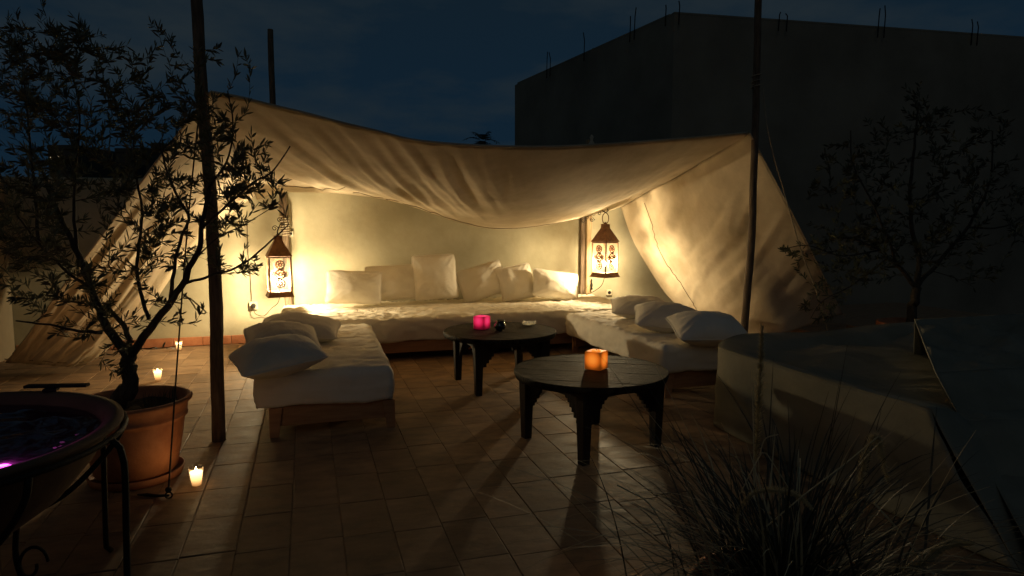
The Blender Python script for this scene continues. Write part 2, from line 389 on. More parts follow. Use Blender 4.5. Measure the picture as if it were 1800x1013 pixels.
# far houses, palm and a round tree on the skyline
for i, (xa, xb, yt, D, lb) in enumerate(((84, 136, 262, 42, 'flat roofed far house with one lit window, left of the others'), (137, 207, 279, 46, 'lowest wide far house between two taller ones on the skyline'), (203, 262, 268, 40, 'far house with a stair hut, nearest the canopy on the skyline'))):
    pa = atd(xa, yt, D); pb_ = atd(xb, yt, D); wd = (pb_ - pa).length; c = (pa + pb_) / 2
    h = thing('far_house', lb, 'house', (c.x, c.y, 0), -YAW * .0, 'far houses on the skyline', world=True)
    an = math.atan2(pb_.y - pa.y, pb_.x - pa.x)
    f = V((math.cos(an), math.sin(an), 0)); g = V((-f.y, f.x, 0))
    MB().box(c + g * 3 - V((0, 0, (c.z + 6) / 2)), (wd, 6, c.z + 6), an).obj('wall', M['farwall'], h)
    MB().box(c + g * 3.0 + V((0, 0, .12)), (wd * 1.02, 6.1, .25), an).obj('roof', M['farwall'], h)
    if i == 2: MB().box(c + g * 3 + f * wd * .2 + V((0, 0, .5)), (wd * .35, 2, .6), an).obj('stair_hut', M['farwall'], h)
    for kx in (-.28, .25):
        lit = (i == 0 and kx < 0)
        wc = c + f * wd * kx - V((0, 0, .55 if lit else 1.1)) - g * .02
        MB().box(wc, (.5, .08, .22 if lit else .7), an).obj('window', M['litwin'] if lit else M['black'], h)
pt = atd(848, 249, 30)
palm = thing('palm_tree', 'small palm crown rising just above the canopy against the night sky', 'palm', (pt.x, pt.y, -6), world=True)
MB().tube([(pt.x, pt.y, -6), (pt.x + .1, pt.y, -2), (pt.x, pt.y, pt.z)], [.28, .2, .17], 8).obj('trunk', M['bark'], palm, True)
b = MB()
for i in range(26):
    a = i * 2.4; el = R(72 - (i % 13) * 9); ln = random.uniform(.7, .95)
    pts = []
    for j in range(7):
        t = j / 6; pts.append(pt + V((math.cos(a) * math.cos(el) * ln * t, math.sin(a) * math.cos(el) * ln * t, math.sin(el) * ln * t - .4 * t * t)))
    for j in range(1, 7):
        d = (pts[j] - pts[j - 1]).normalized(); s_ = d.cross(V((0, 0, 1))).normalized()
        for sg in (-1, 1):
            q = pts[j]; t = q + s_ * sg * .24 + d * .20 - V((0, 0, .05))
            b.add([q, q + d * .09, t], [(0, 1, 2)])
b.obj('crown', M['leaf'], palm)

# ================================================================== TENT
PL = V((-.57, 4.55, 0)); PR = V((3.94, 5.37, 0))
fd = (PR - PL).normalized(); fn = V((-fd.y, fd.x, 0))
def atF(x, y):
    r = ray(x, y); return C0 + r * ((PL - C0).dot(fn) / r.dot(fn))
def pole(name, pts, r0, r1, lb, m, grp=None, n=12, segs=40):
    P = smooth_path(pts, segs); rn = random.Random(len(lb))
    rad = [(r0 + (r1 - r0) * i / (segs - 1)) * (1 + .06 * fbm((i * .22, r0 * 99, len(lb)))) for i in range(segs)]
    P = [p + V((fbm((i * .13, 1, len(lb))), fbm((i * .13, 9, len(lb))), 0)) * r0 * .22 for i, p in enumerate(P)]
    o = thing(name, lb, 'pole', P[0], 0, grp, world=True)
    MB().tube(P, rad, n).obj('shaft', m, o, True)
    return o
g = atz(385, 774); top = atY(342, -60, g.y)
poleL = pole('tent_pole', [g, atY(374, 400, g.y), atY(355, 165, g.y), top], .042, .033, 'round wooden tent pole beside the potted olive tree, nearest the camera', M['post'], 'poles holding up the canopy')
gR = V((3.94, 5.40, 0)); tR = atF(1334, -40)
poleR = pole('tent_pole', [gR, atF(1322, 400), atF(1328, 200), tR], .036, .031, 'round wooden tent pole rising behind the right daybed pillows', M['post'], 'poles holding up the canopy')
pa = atY(475, 52, 8.11); pbk = atY(480, 185, 8.11); pck = atY(497, 345, 8.11)
pole('tent_pole', [V((pck.x + .03, 8.11, 0)), pck, pbk, pa], .045, .030, 'tall rear wooden pole against the wall behind the left lantern', M['post'], 'poles holding up the canopy')
# rear right post
qx = atY(1033, 450, 8.11).x
rp = thing('timber_post', 'squared pale timber post against the rear wall beside the right lantern', 'post', (qx, 8.11, 0), world=True)
MB().box((qx + .012, 8.125, 1.22), (.075, .075, 2.44), .1).obj('shaft', M['oldpost'], rp, bevel=.008)
MB().box((qx - .058, 8.16, .98), (.055, .06, 1.9), 0).obj('slot_strip', M['post'], rp, bevel=.006)  # dark strip put in for the dark slot beside the post

def cloth(P, name, m, parent, thick=.004): return MB().grid(P).obj(name, m, parent, True, thick=thick)
tent = thing('tent_canopy', 'sagging cream canvas canopy stretched between the poles over the sofas', 'canopy', (PL.x, PL.y, 0), world=True)
Fp = [atF(*p) for p in ((369, 163), (420, 172), (480, 187), (540, 201), (600, 217), (660, 231), (720, 246), (780, 253), (840, 257), (910, 259), (970, 259), (1040, 256), (1130, 250), (1230, 242), (1318, 234))]
Bp = [atY(x, y, 7.78 - .12 * math.sin(math.pi * (x - 452) / 640)) for x, y in ((452, 352), (475, 342), (500, 338), (550, 338), (600, 341), (660, 348), (720, 362), (790, 386), (830, 397), (870, 403), (910, 402), (960, 396), (1010, 386), (1050, 376), (1092, 364))]
Bp[-1] = atY(1092, 364, 8.12); Bp[-2] = atY(1050, 376, 7.95)
NU, NV = 240, 64
Fu = smooth_path(Fp, NU); Bu = smooth_path(Bp, NU)
def roofpt(i, v):
    u = i / (NU - 1); f, bb = Fu[i], Bu[i]
    p = f.lerp(bb, v)
    bow = math.sin(math.pi * u) ** .8
    p.z -= .17 * bow * math.sin(math.pi * min(1, v)) ** 1.0 * (1 - .4 * v)
    env = math.sin(math.pi * min(1, max(0, v))) ** .6
    c = u - .27 * v
    left = 1 - sstep(.32, .62, u)
    wv = .55 * math.sin(c * 2 * math.pi * 11 + 2.2 * fbm((c * 6, v * 1.2, 3))) + .45 * math.sin(c * 2 * math.pi * 23 + 3 * fbm((c * 9, v, 8)))
    sharp = ridge(fbm((c * 17, v * .9, 1.7))) - .35
    d = env * left * (.022 * wv + .040 * sharp)
    d += env * .012 * fbm((u * 7, v * 3.0, 5)) * (1 - .5 * left)
    d += env * sstep(.55, .95, u) * .03 * ridge(fbm(((1 - u) * 9 - v * .6, v * 1.3, 21)))
    # long crease under the right pole
    p += V((0, .25, -1)).normalized() * d
    return p
P = []
for r_ in range(NV):
    v = r_ / (NV - 1); P.append([roofpt(i, v) for i in range(NU)])
top = [V((b_.x, WY + .10, WALL_H + .02)) for b_ in Bu]
for r_ in range(1, 9):
    t = r_ / 8
    P.append([Bu[i].lerp(top[i], t) + V((0, .05 * math.sin(math.pi * t), -.05 * math.sin(math.pi * t))) for i in range(NU)])
cloth(P, 'roof_cloth', M['canvas'], tent)
# hems: a rolled front edge and a stitched seam near the belly's lower edge
MB().tube([p + V((0, 0, .004)) for p in Fu[::3]], .010, 6).obj('front_hem', M['canvas'], tent, True)
def on_roof(i, v, off=.005):
    p = roofpt(i, v); return p - V((0, .35, 1)).normalized() * off
sp = [on_roof(i, .965 - .05 * sstep(.6, .2, i / NU) + .008 * math.sin(i * .21)) for i in range(52, 206)]
MB().tube(sp, .0048, 5).obj('seam', M['seam'], tent, True)
MB().tube([on_roof(i, .80 + .07 * math.sin((i - 14) / 10.)) for i in range(14, 50)], .0045, 5).obj('seam', M['seam'], tent, True)

def ruled(top_, bot, inner_bow, nu, nv, fold, name):
    T = smooth_path(top_, nu); B = smooth_path(bot, nu); P = []
    for r_ in range(nv):
        v = r_ / (nv - 1); row = []
        for i in range(nu):
            u = i / (nu - 1); p = T[i].lerp(B[i], v); row.append(p + inner_bow(u, v) + fold(u, v))
        P.append(row)
    return P
# left side panel: crease from pole top to the wall hook, swept down to the stake corner
A = atd(5, 639, 6.0); A2 = atd(147, 643, 6.25)
Lt = [Fu[0].lerp(Bu[0], t) for t in (0, .33, .66, 1.)]
n_l = V((.75, -.6, .25)).normalized()
inn = [(452, 352), (400, 388), (328, 451), (276, 523), (242, 568), (190, 612), (147, 643)]
inn3 = smooth_path([atd(x, y, 7.95 + (6.25 - 7.95) * t) for (x, y), t in zip(inn, (0, .14, .36, .58, .74, .88, 1))], 60)
out3 = smooth_path([Fu[0], atd(330, 212, 4.5), atd(262, 300, 4.9), atd(170, 425, 5.35), atd(80, 545, 5.75), A], 60)
P = []
nu = 90
botp = smooth_path([A, atd(60, 641, 6.05), atd(110, 645, 6.15), A2], nu)
topp = smooth_path(Lt, nu)
for r_ in range(60):
    v = r_ / 59; row = []
    for i in range(nu):
        u = i / (nu - 1)
        p = topp[i].lerp(botp[i], v) + (out3[r_] - topp[0].lerp(botp[0], v)) * (1 - u) + (inn3[r_] - topp[-1].lerp(botp[-1], v)) * u
        env = math.sin(math.pi * v) ** .5 * math.sin(math.pi * min(1, u * 1.0 + .02)) ** .4
        ang = u + .05 * fbm((u * 3, v * 1.5, 4))
        d = env * (.045 * math.sin(ang * 2 * math.pi * 5.5 + 1) * (1 - .4 * v) + .055 * (ridge(fbm((ang * 11, v * .7, 6))) - .3))
        d += .06 * fbm((u * 4, v * 4, 14)) * sstep(.5, 1, v) + .05 * (ridge(fbm((u * 4 - v * 3, v * 5, 3))) - .35) * sstep(.6, .95, v)
        row.append(p + n_l * d)
    P.append(row)
cloth(P, 'side_panel', M['canvas'], tent)
MB().tube([r_[0] for r_ in P[::3]], .008, 5).obj('side_hem', M['canvas'], tent, True)
MB().tube([r_[-1] for r_ in P[::3]], .007, 5).obj('side_hem', M['canvas'], tent, True)
MB().tube([p + V((0, -.004, .035)) for p in P[-1][::4]], .004, 5).obj('seam', M['seam'], tent, True)
# right side panel
D = atd(1481, 552, 7.15); E0 = Bu[-1]
out3 = smooth_path([Fu[-1], atd(1372, 335, 6.35), atd(1413, 415, 6.6), atd(1452, 495, 6.9), D], 70)
inn3 = smooth_path([E0, atd(1112, 420, 8.75), atd(1140, 470, 8.75), atd(1172, 517, 8.7), atd(1212, 556, 8.55)], 70)
botp = smooth_path([D, atd(1420, 572, 7.1), atd(1370, 588, 7.05), atd(1310, 597, 7.4), atd(1212, 556, 8.55)], nu)
topp = smooth_path([Fu[-1].lerp(Bu[-1], t) + V((0, 0, -.19 * math.sin(math.pi * t) * 0)) for t in (0, .33, .66, 1)], nu)
# top follows the roof's own right edge
topp = [roofpt(NU - 1, i / (nu - 1)) for i in range(nu)]
n_r = V((-.6, -.75, .2)).normalized()
P = []
for r_ in range(70):
    v = r_ / 69; row = []
    for i in range(nu):
        u = i / (nu - 1)
        p = topp[i].lerp(botp[i], v) + (out3[r_] - topp[0].lerp(botp[0], v)) * (1 - u) + (inn3[r_] - topp[-1].lerp(botp[-1], v)) * u
        env = math.sin(math.pi * v) ** .55 * math.sin(math.pi * min(1, u + .01)) ** .4
        c = u * 1.5 - v * 2.3 + .10 * fbm((u * 2, v * 2, 4))
        d = env * (.012 * math.sin(c * 2 * math.pi * 2.1 + 2.5 * fbm((u * 2, v * 2, 12))) +   .006 * math.sin(c * 2 * math.pi * 4.3 + 4 * fbm((u * 3, v * 2, 2))) * (.3 + .7 * (1 - u)) + .028 * (ridge(fbm((c * 3.6, (u + v) * .7, 6))) - .3))
        d += env * .022 * sstep(.70, 1, u) * math.sin(u * 2 * math.pi * 9)
        d -= .14 * math.sin(math.pi * v) * math.sin(math.pi * u)
        row.append(p + n_r * d)
    P.append(row)
cloth(P, 'side_panel', M['canvas'], tent)
MB().tube([r_[0] for r_ in P[::3]], .007, 5).obj('side_hem', M['canvas'], tent, True)
MB().tube([r_[-1] for r_ in P[::3]], .006, 5).obj('side_hem', M['canvas'], tent, True)
MB().tube([P[r_][int(nu * (.80 - .02 * math.sin(r_ * .16)))] + n_r * .006 for r_ in range(4, 68)], .005, 5).obj('seam', M['seam'], tent, True)
# knot of canvas over the post head
kp = atY(1040, 254, 7.9)
MB().lathe([(.05, -.10), (.045, 0), (.016, .05), (.028, .09), (.005, .12)], 10, kp).obj('knot', M['canvas'], tent, True)

# guy ropes
def rope(name, pts, r_, m, lb, n=30):
    P = smooth_path(pts, n); o = thing(name, lb, 'rope', P[-1], world=True)
    MB().tube(P, r_, 6).obj('cord', m, o, True); return o, P
ring = atz(297, 876)
pt = Fu[0] + V((-.04, -.03, .03))
go, gp = rope('guy_rope', [pt, pt.lerp(ring, .35) + V((-.012, -.02, 0)), pt.lerp(ring, .7) + V((-.01, -.02, 0)), ring + V((0, 0, .04))], .0045, M['darkrope'], 'dark guy rope from the left pole down to an iron ring in the tiles', 40)
b = MB(); b.sphere(ring + V((.0, 0, .045)), .016, 8, 6); b.obj('knot', M['darkrope'], go, True)
b = MB(); b.tube([ring + V((math.cos(a) * .016, 0, .016 + math.sin(a) * .016)) for a in [i * math.pi / 6 for i in range(12)]], .004, 6, True); b.obj('ring', M['iron'], go, True)
b = MB(); h0 = atz(242, 872); b.tube([ring + V((0, 0, .015)), ring.lerp(h0, .4) + V((0, 0, .008)), ring.lerp(h0, .7) + V((0, 0, .010)), h0 + V((0, 0, .006))], [.006, .008, .009, .004], 6); b.obj('peg', M['iron'], go, True)
lp = [atd(x, y, 4.15) for x, y in ((322, 518), (338, 528), (352, 540), (362, 549), (358, 552), (346, 545), (334, 528), (322, 518))]
b = MB(); b.tube(smooth_path(lp, 30), .004, 6); b.obj('loop', M['rope'], go, True)
tr_ = Fu[-1]
ro, _ = rope('guy_rope', [atF(1334, 155) + V((.03, -.02, 0)), atd(1352, 240, 6.15), atd(1382, 350, 6.25), atd(1408, 440, 6.4), atd(1440, 525, 6.6), atd(1456, 583, 6.8), V((5.6, 5.9, .0))], .0055, M['rope'], 'pale guy rope slanting down from the right tent pole', 40)
b = MB(); q = atF(1330, 158)
b.tube([q + V((math.cos(a) * .045, math.sin(a) * .045, .004 * i)) for i, a in enumerate([i * math.pi / 6 for i in range(36)])], .005, 5)
b.tube(smooth_path([q + V((-.04, -.03, 0)), q + V((-.07, -.05, .035)), q + V((-.10, -.06, .02))], 8), .004, 5); b.obj('knot', M['rope'], ro, True)

# ================================================================== SOFAS
def fold_noise(x, y, seed, k=1.):
    a = fbm((x * 2.2 + .6 * fbm((x, y * 2, seed + 3)), y * 7 + seed, seed)); c_ = fbm((x * 6 + y * 3, y * 9 - x * 2, seed + 7))
    return k * (.013 * (ridge(a) - .35) + .006 * (ridge(c_) - .35))
def mattress(w_, d, h, z0, seed, res=.028, wr=1., sag=.012, side=1., edgewarp=.02):
    # a soft block under a loose sheet: one closed skin (top with wrinkles, sides with drape lines)
    def shape(n):
        nn = max(2, int(n / res)); return nn
    nx, ny, nz_ = shape(w_), shape(d), max(4, int(h / res))
    b = MB(); idx = {}
    def vert(i, j, k_):
        key = (i, j, k_)
        if key in idx: return idx[key]
        x = -w_ / 2 + w_ * i / nx; y = -d / 2 + d * j / ny; z = h * k_ / nz_
        # round the edges
        r_ = .045
        cx = max(-w_ / 2 + r_, min(w_ / 2 - r_, x)); cy = max(-d / 2 + r_, min(d / 2 - r_, y)); cz = min(h - r_, z)
        dv = V((x - cx, y - cy, z - cz))
        if dv.length > 1e-6:
            dn = dv / max(abs(dv.x), abs(dv.y), abs(dv.z)); q = V((cx, cy, cz)) + dn.normalized() * max(abs(dv.x), abs(dv.y), abs(dv.z)); 
        else: q = V((x, y, z)); dn = V((0, 0, 1))
        nrm = dv.normalized() if dv.length > 1e-6 else V((0, 0, 1))
        tz = z / h
        if k_ == nz_:
            f = fold_noise(x * 1.6, y * 1.6, seed, wr) + .012 * fbm((x * 1.4, y * 1.4, seed)) - sag * (1 - (2 * x / w_) ** 2) * (1 - (2 * y / d) ** 2)
            q = q + V((0, 0, f))
        else:
            u = x if abs(nrm.y) > abs(nrm.x) else y
            f = side * (.011 * fbm((u * 5 + tz * 1.2, tz * 1.5, seed + 2)) + .010 * (ridge(fbm((u * 3.2, tz * 6, seed + 5))) - .35)) + .012 * math.sin(math.pi * tz)
            q = q + V((nrm.x, nrm.y, 0)) * f + V((0, 0, (1 - tz) * edgewarp * fbm((u * 2.5, seed, 1))))
        idx[key] = len(b.v); b.v.append(tuple(q + V((0, 0, z0)))); return idx[key]
    for i in range(nx):
        for j in range(ny):
            b.f.append((vert(i, j, nz_), vert(i + 1, j, nz_), vert(i + 1, j + 1, nz_), vert(i, j + 1, nz_)))
            b.f.append((vert(i, j, 0), vert(i, j + 1, 0), vert(i + 1, j + 1, 0), vert(i + 1, j, 0)))
    for k_ in range(nz_):
        for i in range(nx):
            b.f.append((vert(i, 0, k_), vert(i + 1, 0, k_), vert(i + 1, 0, k_ + 1), vert(i, 0, k_ + 1)))
            b.f.append((vert(i, ny, k_), vert(i, ny, k_ + 1), vert(i + 1, ny, k_ + 1), vert(i + 1, ny, k_)))
        for j in range(ny):
            b.f.append((vert(0, j, k_), vert(0, j, k_ + 1), vert(0, j + 1, k_ + 1), vert(0, j + 1, k_)))
            b.f.append((vert(nx, j, k_), vert(nx, j + 1, k_), vert(nx, j + 1, k_ + 1), vert(nx, j, k_ + 1)))
    return b
def bed_base(name, x0_, x1, y0, y1, zt, zb, lb, legw=.085):
    o = thing(name, lb, 'bed base', ((x0_ + x1) / 2, (y0 + y1) / 2, 0), 0, 'low pine bases under the mattresses', world=True)
    t = .028; hz = (zt + zb) / 2; hh = zt - zb
    for sy, yy in ((-1, y0), (1, y1)):
        MB().box(((x0_ + x1) / 2, yy, hz), (x1 - x0_ - .006, t, hh)).obj('board', M['pine'], o, bevel=.003)
    for xx in (x0_, x1):
        ob = MB().box((0, 0, 0), (y1 - y0 - t - .006, t, hh)).obj('board', M['pine'], o, bevel=.003)
        ob.location = (xx - o.location.x, 0, hz); ob.rotation_euler = (0, 0, R(90))
    for xx in (x0_, x1):
        for yy in (y0, y1):
            sx = 1 if xx == x1 else -1; sy = 1 if yy == y1 else -1
            b = MB(); w2 = legw
            b.box((xx + sx * .009 - sx * w2 / 2 + sx * .01, yy + sy * .018, (zt - .004) / 2), (w2, .026, zt - .004))
            # cut the inner lower corner: taper the foot
            for i_, p in enumerate(b.v):
                if p[2] < zb - .01:
                    b.v[i_] = (xx + sx * .009 + (p[0] - xx - sx * .009) * (.62 if abs(p[0] - (xx + sx * .019)) > .04 else 1), p[1], p[2])
            b.obj('leg', M['pine'], o, bevel=.003)
    MB().box(((x0_ + x1) / 2, (y0 + y1) / 2, zt - .02), (x1 - x0_ - .07, y1 - y0 - .07, .02)).obj('slat_deck', M['pine'], o)
    return o
# long sofa
bed_base('sofa_base', -.24, 3.55, 6.74, 8.12, .19, .075, 'long low pine base under the wall sofa')
for xx in (.8, 1.9, 2.9): pass
b = mattress(3.90, 1.47, .235, .192, 3, .022, 1.9, .010, 1.3, .018)
o = b.obj('long_mattress', M['bigsheet'], None, True, loc=(1.665, 7.425, 0)); tag(o, 'long mattress under a rumpled cream sheet along the rear wall', 'mattress')
# left daybed
bed_base('daybed_base', -.245, .525, 4.53, 6.42, .198, .07, 'pine daybed base on the left, nearest the wooden tent pole')
b = mattress(.87, 2.02, .225, .205, 11, .020, 1.0, .010, .8, .02)
o = b.obj('mattress', M['sheet'], None, True, loc=(.112, 5.50, 0), rz=R(-1)); tag(o, 'white sheeted mattress of the left daybed with three flat cushions', 'mattress')
# right daybed
bed_base('daybed_base', 2.70, 3.50, 4.66, 6.55, .198, .07, 'pine daybed base on the right beside the round tables')
b = mattress(.92, 2.03, .225, .205, 23, .020, 1.2, .010, .9, .018)
o = b.obj('mattress', M['sheet'], None, True, loc=(3.095, 5.62, 0), rz=R(.5)); tag(o, 'white sheeted mattress of the right daybed beside the round tables', 'mattress')

# ------------------------------------------------------------------ cushions
def pillow(c, rot, w_, h, t, seed, lb, grp, sagz=0., n=26):
    o = thing('pillow', lb, 'pillow', c, 0, grp); o.rotation_mode = 'XYZ'; o.rotation_euler = rot
    P = {1: [], -1: []}; edge = []
    for sgn in (1, -1):
        for i in range(n + 1):
            row = []
            for j in range(n + 1):
                a = -1 + 2 * i / n; b_ = -1 + 2 * j / n
                a = math.sin(a * math.pi / 2) * .35 + a * .65; b_ = math.sin(b_ * math.pi / 2) * .35 + b_ * .65
                x = w_ / 2 * a * (1 - .055 * (1 - b_ * b_)) * (1 - .07 * abs(a * b_) ** 6); z = h / 2 * b_ * (1 - .055 * (1 - a * a)) * (1 - .07 * abs(a * b_) ** 6)
                f = max(0, (1 - abs(a) ** 2.1)) ** .62 * max(0, (1 - abs(b_) ** 2.1)) ** .62
                th = t / 2 * f * (1 - .25 * b_ * (1 if sagz else 0))
                env = min(1, f * 2.2)
                q = .016 * fbm((x * 3.5, z * 3.5, seed)) * env
                rad = math.atan2(b_, a)
                cr_ = (abs(a) * abs(b_)) ** .7
                q += .012 * cr_ * math.sin((abs(a) - abs(b_)) * 22 + 3 * fbm((x * 5, z * 5, seed))) * (1 - max(abs(a), abs(b_)) ** 6)
                q += .010 * (ridge(fbm((x * 4 + z * 3, z * 6 - x * 2, seed + 4))) - .4) * env
                ex = .004 * fbm((x * 14, z * 14, seed + 1))
                row.append(V((x + ex, sgn * (th + q * env), z + ex - sagz * (1 - b_ * b_) * .02 * a * a)))
            P[sgn].append(row)
    for sgn in (1, -1):
        for i in (0, n):
            for j in range(n + 1): P[sgn][i][j].y = 0; P[sgn][j][i].y = 0
    b = MB(); b.grid(P[-1]); b.grid([r_[::-1] for r_ in P[1]])
    me = b.obj('cushion_cover', M['pillow'], o, True)
    bm = bmesh.new(); bm.from_mesh(me.data); bmesh.ops.remove_doubles(bm, verts=bm.verts, dist=.0004); bm.to_mesh(me.data); bm.free()
    for p in me.data.polygons: p.use_smooth = True
    E_ = [P[1][0][j] for j in range(n)] + [P[1][i][n] for i in range(n)] + [P[1][n][n - j] for j in range(n)] + [P[1][n - i][0] for i in range(n)]
    MB().tube(E_, .006, 5, True).obj('piping', M['pillow'], o, True)
    return o
G1 = 'cushions leaning along the rear wall'; G2 = 'cushions on the left daybed'; G3 = 'cushions on the right daybed'
def lean(px, py, Y, w_, h, t, roll, back, yaw, seed, lb):
    pillow(atY(px, py, Y), (R(-back), R(roll), R(yaw)), w_, h, t, seed, lb, G1, 1)
lean(622, 505, 7.72, .63, .39, .19, 3, 18, -4, 1, 'leftmost wide cream pillow leaning on the rear wall, on the long sofa')
lean(689, 497, 7.86, .62, .42, .17, -2, 12, 0, 2, 'cream pillow leaning between the leftmost pillow and the tall square one')
lean(765, 487, 7.84, .54, .55, .18, -2, 12, 3, 3, 'tall upright square pillow in the middle of the long sofa')
lean(848, 495, 7.86, .60, .42, .17, -15, 15, 2, 4, 'tilted pillow leaning to the right of the tall square pillow')
lean(908, 497, 7.80, .47, .44, .17, -9, 16, 5, 5, 'small square pillow tipped on its corner, second from the right lantern')
lean(977, 501, 7.70, .62, .36, .18, 9, 20, 2, 6, 'rightmost wide pillow on the long sofa, nearest the right lantern')
pillow(atz(489, 626, .53), (R(-80), R(-7), R(17)), .55, .42, .25, 7, 'front cushion of three on the left daybed, overhanging its corner', G2)
pillow(atz(496, 596, .54), (R(-74), R(2), R(8)), .52, .42, .23, 8, 'middle cushion of three on the left daybed', G2)
pillow(atz(527, 577, .53), (R(-80), R(5), R(-8)), .64, .44, .24, 9, 'rearmost cushion of three on the left daybed, toward the wall', G2)
pillow(atz(1244, 577, .545), (R(-72), R(1), R(-12)), .60, .42, .25, 10, 'front cushion of three on the right daybed, beside the right tent pole', G3)
pillow(atz(1174, 559, .54), (R(-72), R(5), R(-24)), .60, .42, .24, 12, 'middle cushion of three on the right daybed', G3)
pillow(atz(1126, 541, .53), (R(-76), R(3), R(-22)), .60, .42, .22, 13, 'rearmost cushion of three on the right daybed, near the wall', G3)

# ------------------------------------------------------------------ round tables
def round_table(c, rz, D_, ht, lb):
    o = thing('round_table', lb, 'table', (c[0], c[1], 0), rz, 'low round carved wooden tables')
    r_ = D_ / 2; n = 7; tt = .026
    bw = D_ / n
    for i in range(n):
        y0 = -r_ + i * bw + .0008; y1 = y0 + bw - .0016
        ol = []
        for k_ in range(13):
            y = y0 + (y1 - y0) * k_ / 12; ol.append((math.sqrt(max(0, r_ * r_ - y * y)), y))
        ol += [(-x, y) for x, y in ol[::-1]]
        ol = [p for m_, p in enumerate(ol) if m_ == 0 or (V((*p, 0)) - V((*ol[m_ - 1], 0))).length > 1e-4]
        dz = random.uniform(-.0007, .0007); m_ = len(ol)
        vs = [(-y, x, ht - tt + dz) for x, y in ol] + [(-y, x, ht + dz) for x, y in ol]
        b = MB().add(vs, [tuple(range(m_))[::-1], tuple(range(m_, 2 * m_))] + [(k_, (k_ + 1) % m_, (k_ + 1) % m_ + m_, k_ + m_) for k_ in range(m_)])
        b.obj('plank', M['plank'], o, bevel=.002)
    MB().lathe([(r_ - .022, ht - tt - .018), (r_ - .004, ht - tt - .016), (r_ + .004, ht - tt + .004), (r_ + .005, ht - .006), (r_ + .001, ht + .0015), (r_ - .003, ht + .0012), (r_ - .003, ht - tt - .010)], 72, cap0=False).obj('rim', M['plank'], o, True)
    rl = r_ * .90; hz = ht - tt - .017
    for q in range(4):
        a = q * math.pi / 2; mt = Matrix.Rotation(a, 4, 'Z')
        # leg: a tapered post, square to the ring
        b = MB(); b.box((0, 0, hz / 2), (.075, .075, hz), math.pi / 4, .68)
        b.v = [tuple(mt @ (V(p) + V((rl - .02, 0, 0)))) for p in b.v]
        b.obj('leg', M['darkwood'], o, bevel=.004)
        # apron between this leg and the next, with a stepped arch
        a0 = V((rl - .03, 0, 0)); a1 = V((0, rl - .03, 0)); d = (a1 - a0); ln = d.length; d.normalize()
        h2 = ln / 2 - .03; steps = []
        yb = hz - .055; N_ = 6
        prof = []
        for s_ in range(N_):
            x_ = h2 - .13 * (s_ / N_) ** .8; x_n = h2 - .13 * ((s_ + 1) / N_) ** .8
            z_ = yb - .145 * (1 - s_ / N_) ** 1.25; prof += [(x_, z_), (x_n, z_)]
        prof += [(h2 - .14, yb)]
        olr = [(-h2, hz), (h2, hz)] + prof + [(-x, z) for x, z in prof[::-1]]
        mid = (a0 + a1) / 2; an = math.atan2(d.y, d.x)
        mm = mt @ (Matrix.Translation(mid) @ Matrix.Rotation(an, 4, 'Z'))
        MB().prism(olr, .022, mm).obj('apron', M['darkwood'], o)
    return o
T1 = (1.69, 3.835); T2 = (1.56, 5.46); TH = .47
a1 = math.atan2(3.41 - T1[1], 1.46 - T1[0]); a2 = math.atan2(5.08 - T2[1], 1.23 - T2[0])
round_table(T1, a1, .955, TH, 'low dark round table with the orange cube candle, nearest the camera')
round_table(T2, a2, .955, TH, 'low dark round table with the pink cube candle, nearer the long sofa')
def cube_candle(px, py, s_, m, rz, lb, en, colr):
    p = atz(px, py, TH + .002); hh = s_ * 1.02
    o = thing('cube_candle', lb, 'candle', p, rz)
    b = MB(); t = .012
    b.box((0, 0, hh / 2), (s_, s_, hh)); ob = b.obj('wax_block', m, o, bevel=.006)
    # worn hollow round the wick on top
    MB().lathe([(.004, hh + .0015), (.020, hh + .001), (.026, hh + .0035), (.030, hh + .0005)], 20).obj('melt_pool', m, o, True)
    MB().tube([(0, 0, hh), (.001, 0, hh + .012)], .0015, 5).obj('wick', M['black'], o)
    return o
cube_candle(1048, 648, .112, M['orangewax'], R(-17 - 33), 'glowing orange wax cube candle on the front round table', 1, 1)
cube_candle(847, 578, .110, M['pinkwax'], R(-17 - 30), 'glowing pink wax cube candle on the rear round table', 1, 1)
p = atz(879, 581, TH + .002)
o = thing('ceramic_pot', 'small dark glazed pot beside the pink cube candle', 'pot', p)
MB().lathe([(.026, 0), (.040, .010), (.053, .032), (.050, .050), (.036, .066), (.033, .074), (.042, .086), (.036, .088), (.027, .076), (.028, .05), (.0, .02)], 28).obj('body', M['ceramic'], o, True)
p = atz(930, 571, TH + .002)
o = thing('ashtray', 'clear pressed glass ashtray on the rear table, right of the dark pot', 'ashtray', p)
MB().lathe([(.045, 0), (.060, .006), (.066, .024), (.058, .026), (.050, .010), (.0, .008)], 12).obj('dish', M['ash'], o)
for a in (0, 2.1, 4.2):
    MB().box((math.cos(a) * .06, math.sin(a) * .06, .028), (.018, .014, .010), a).obj('rest', M['ash'], o, bevel=.002)

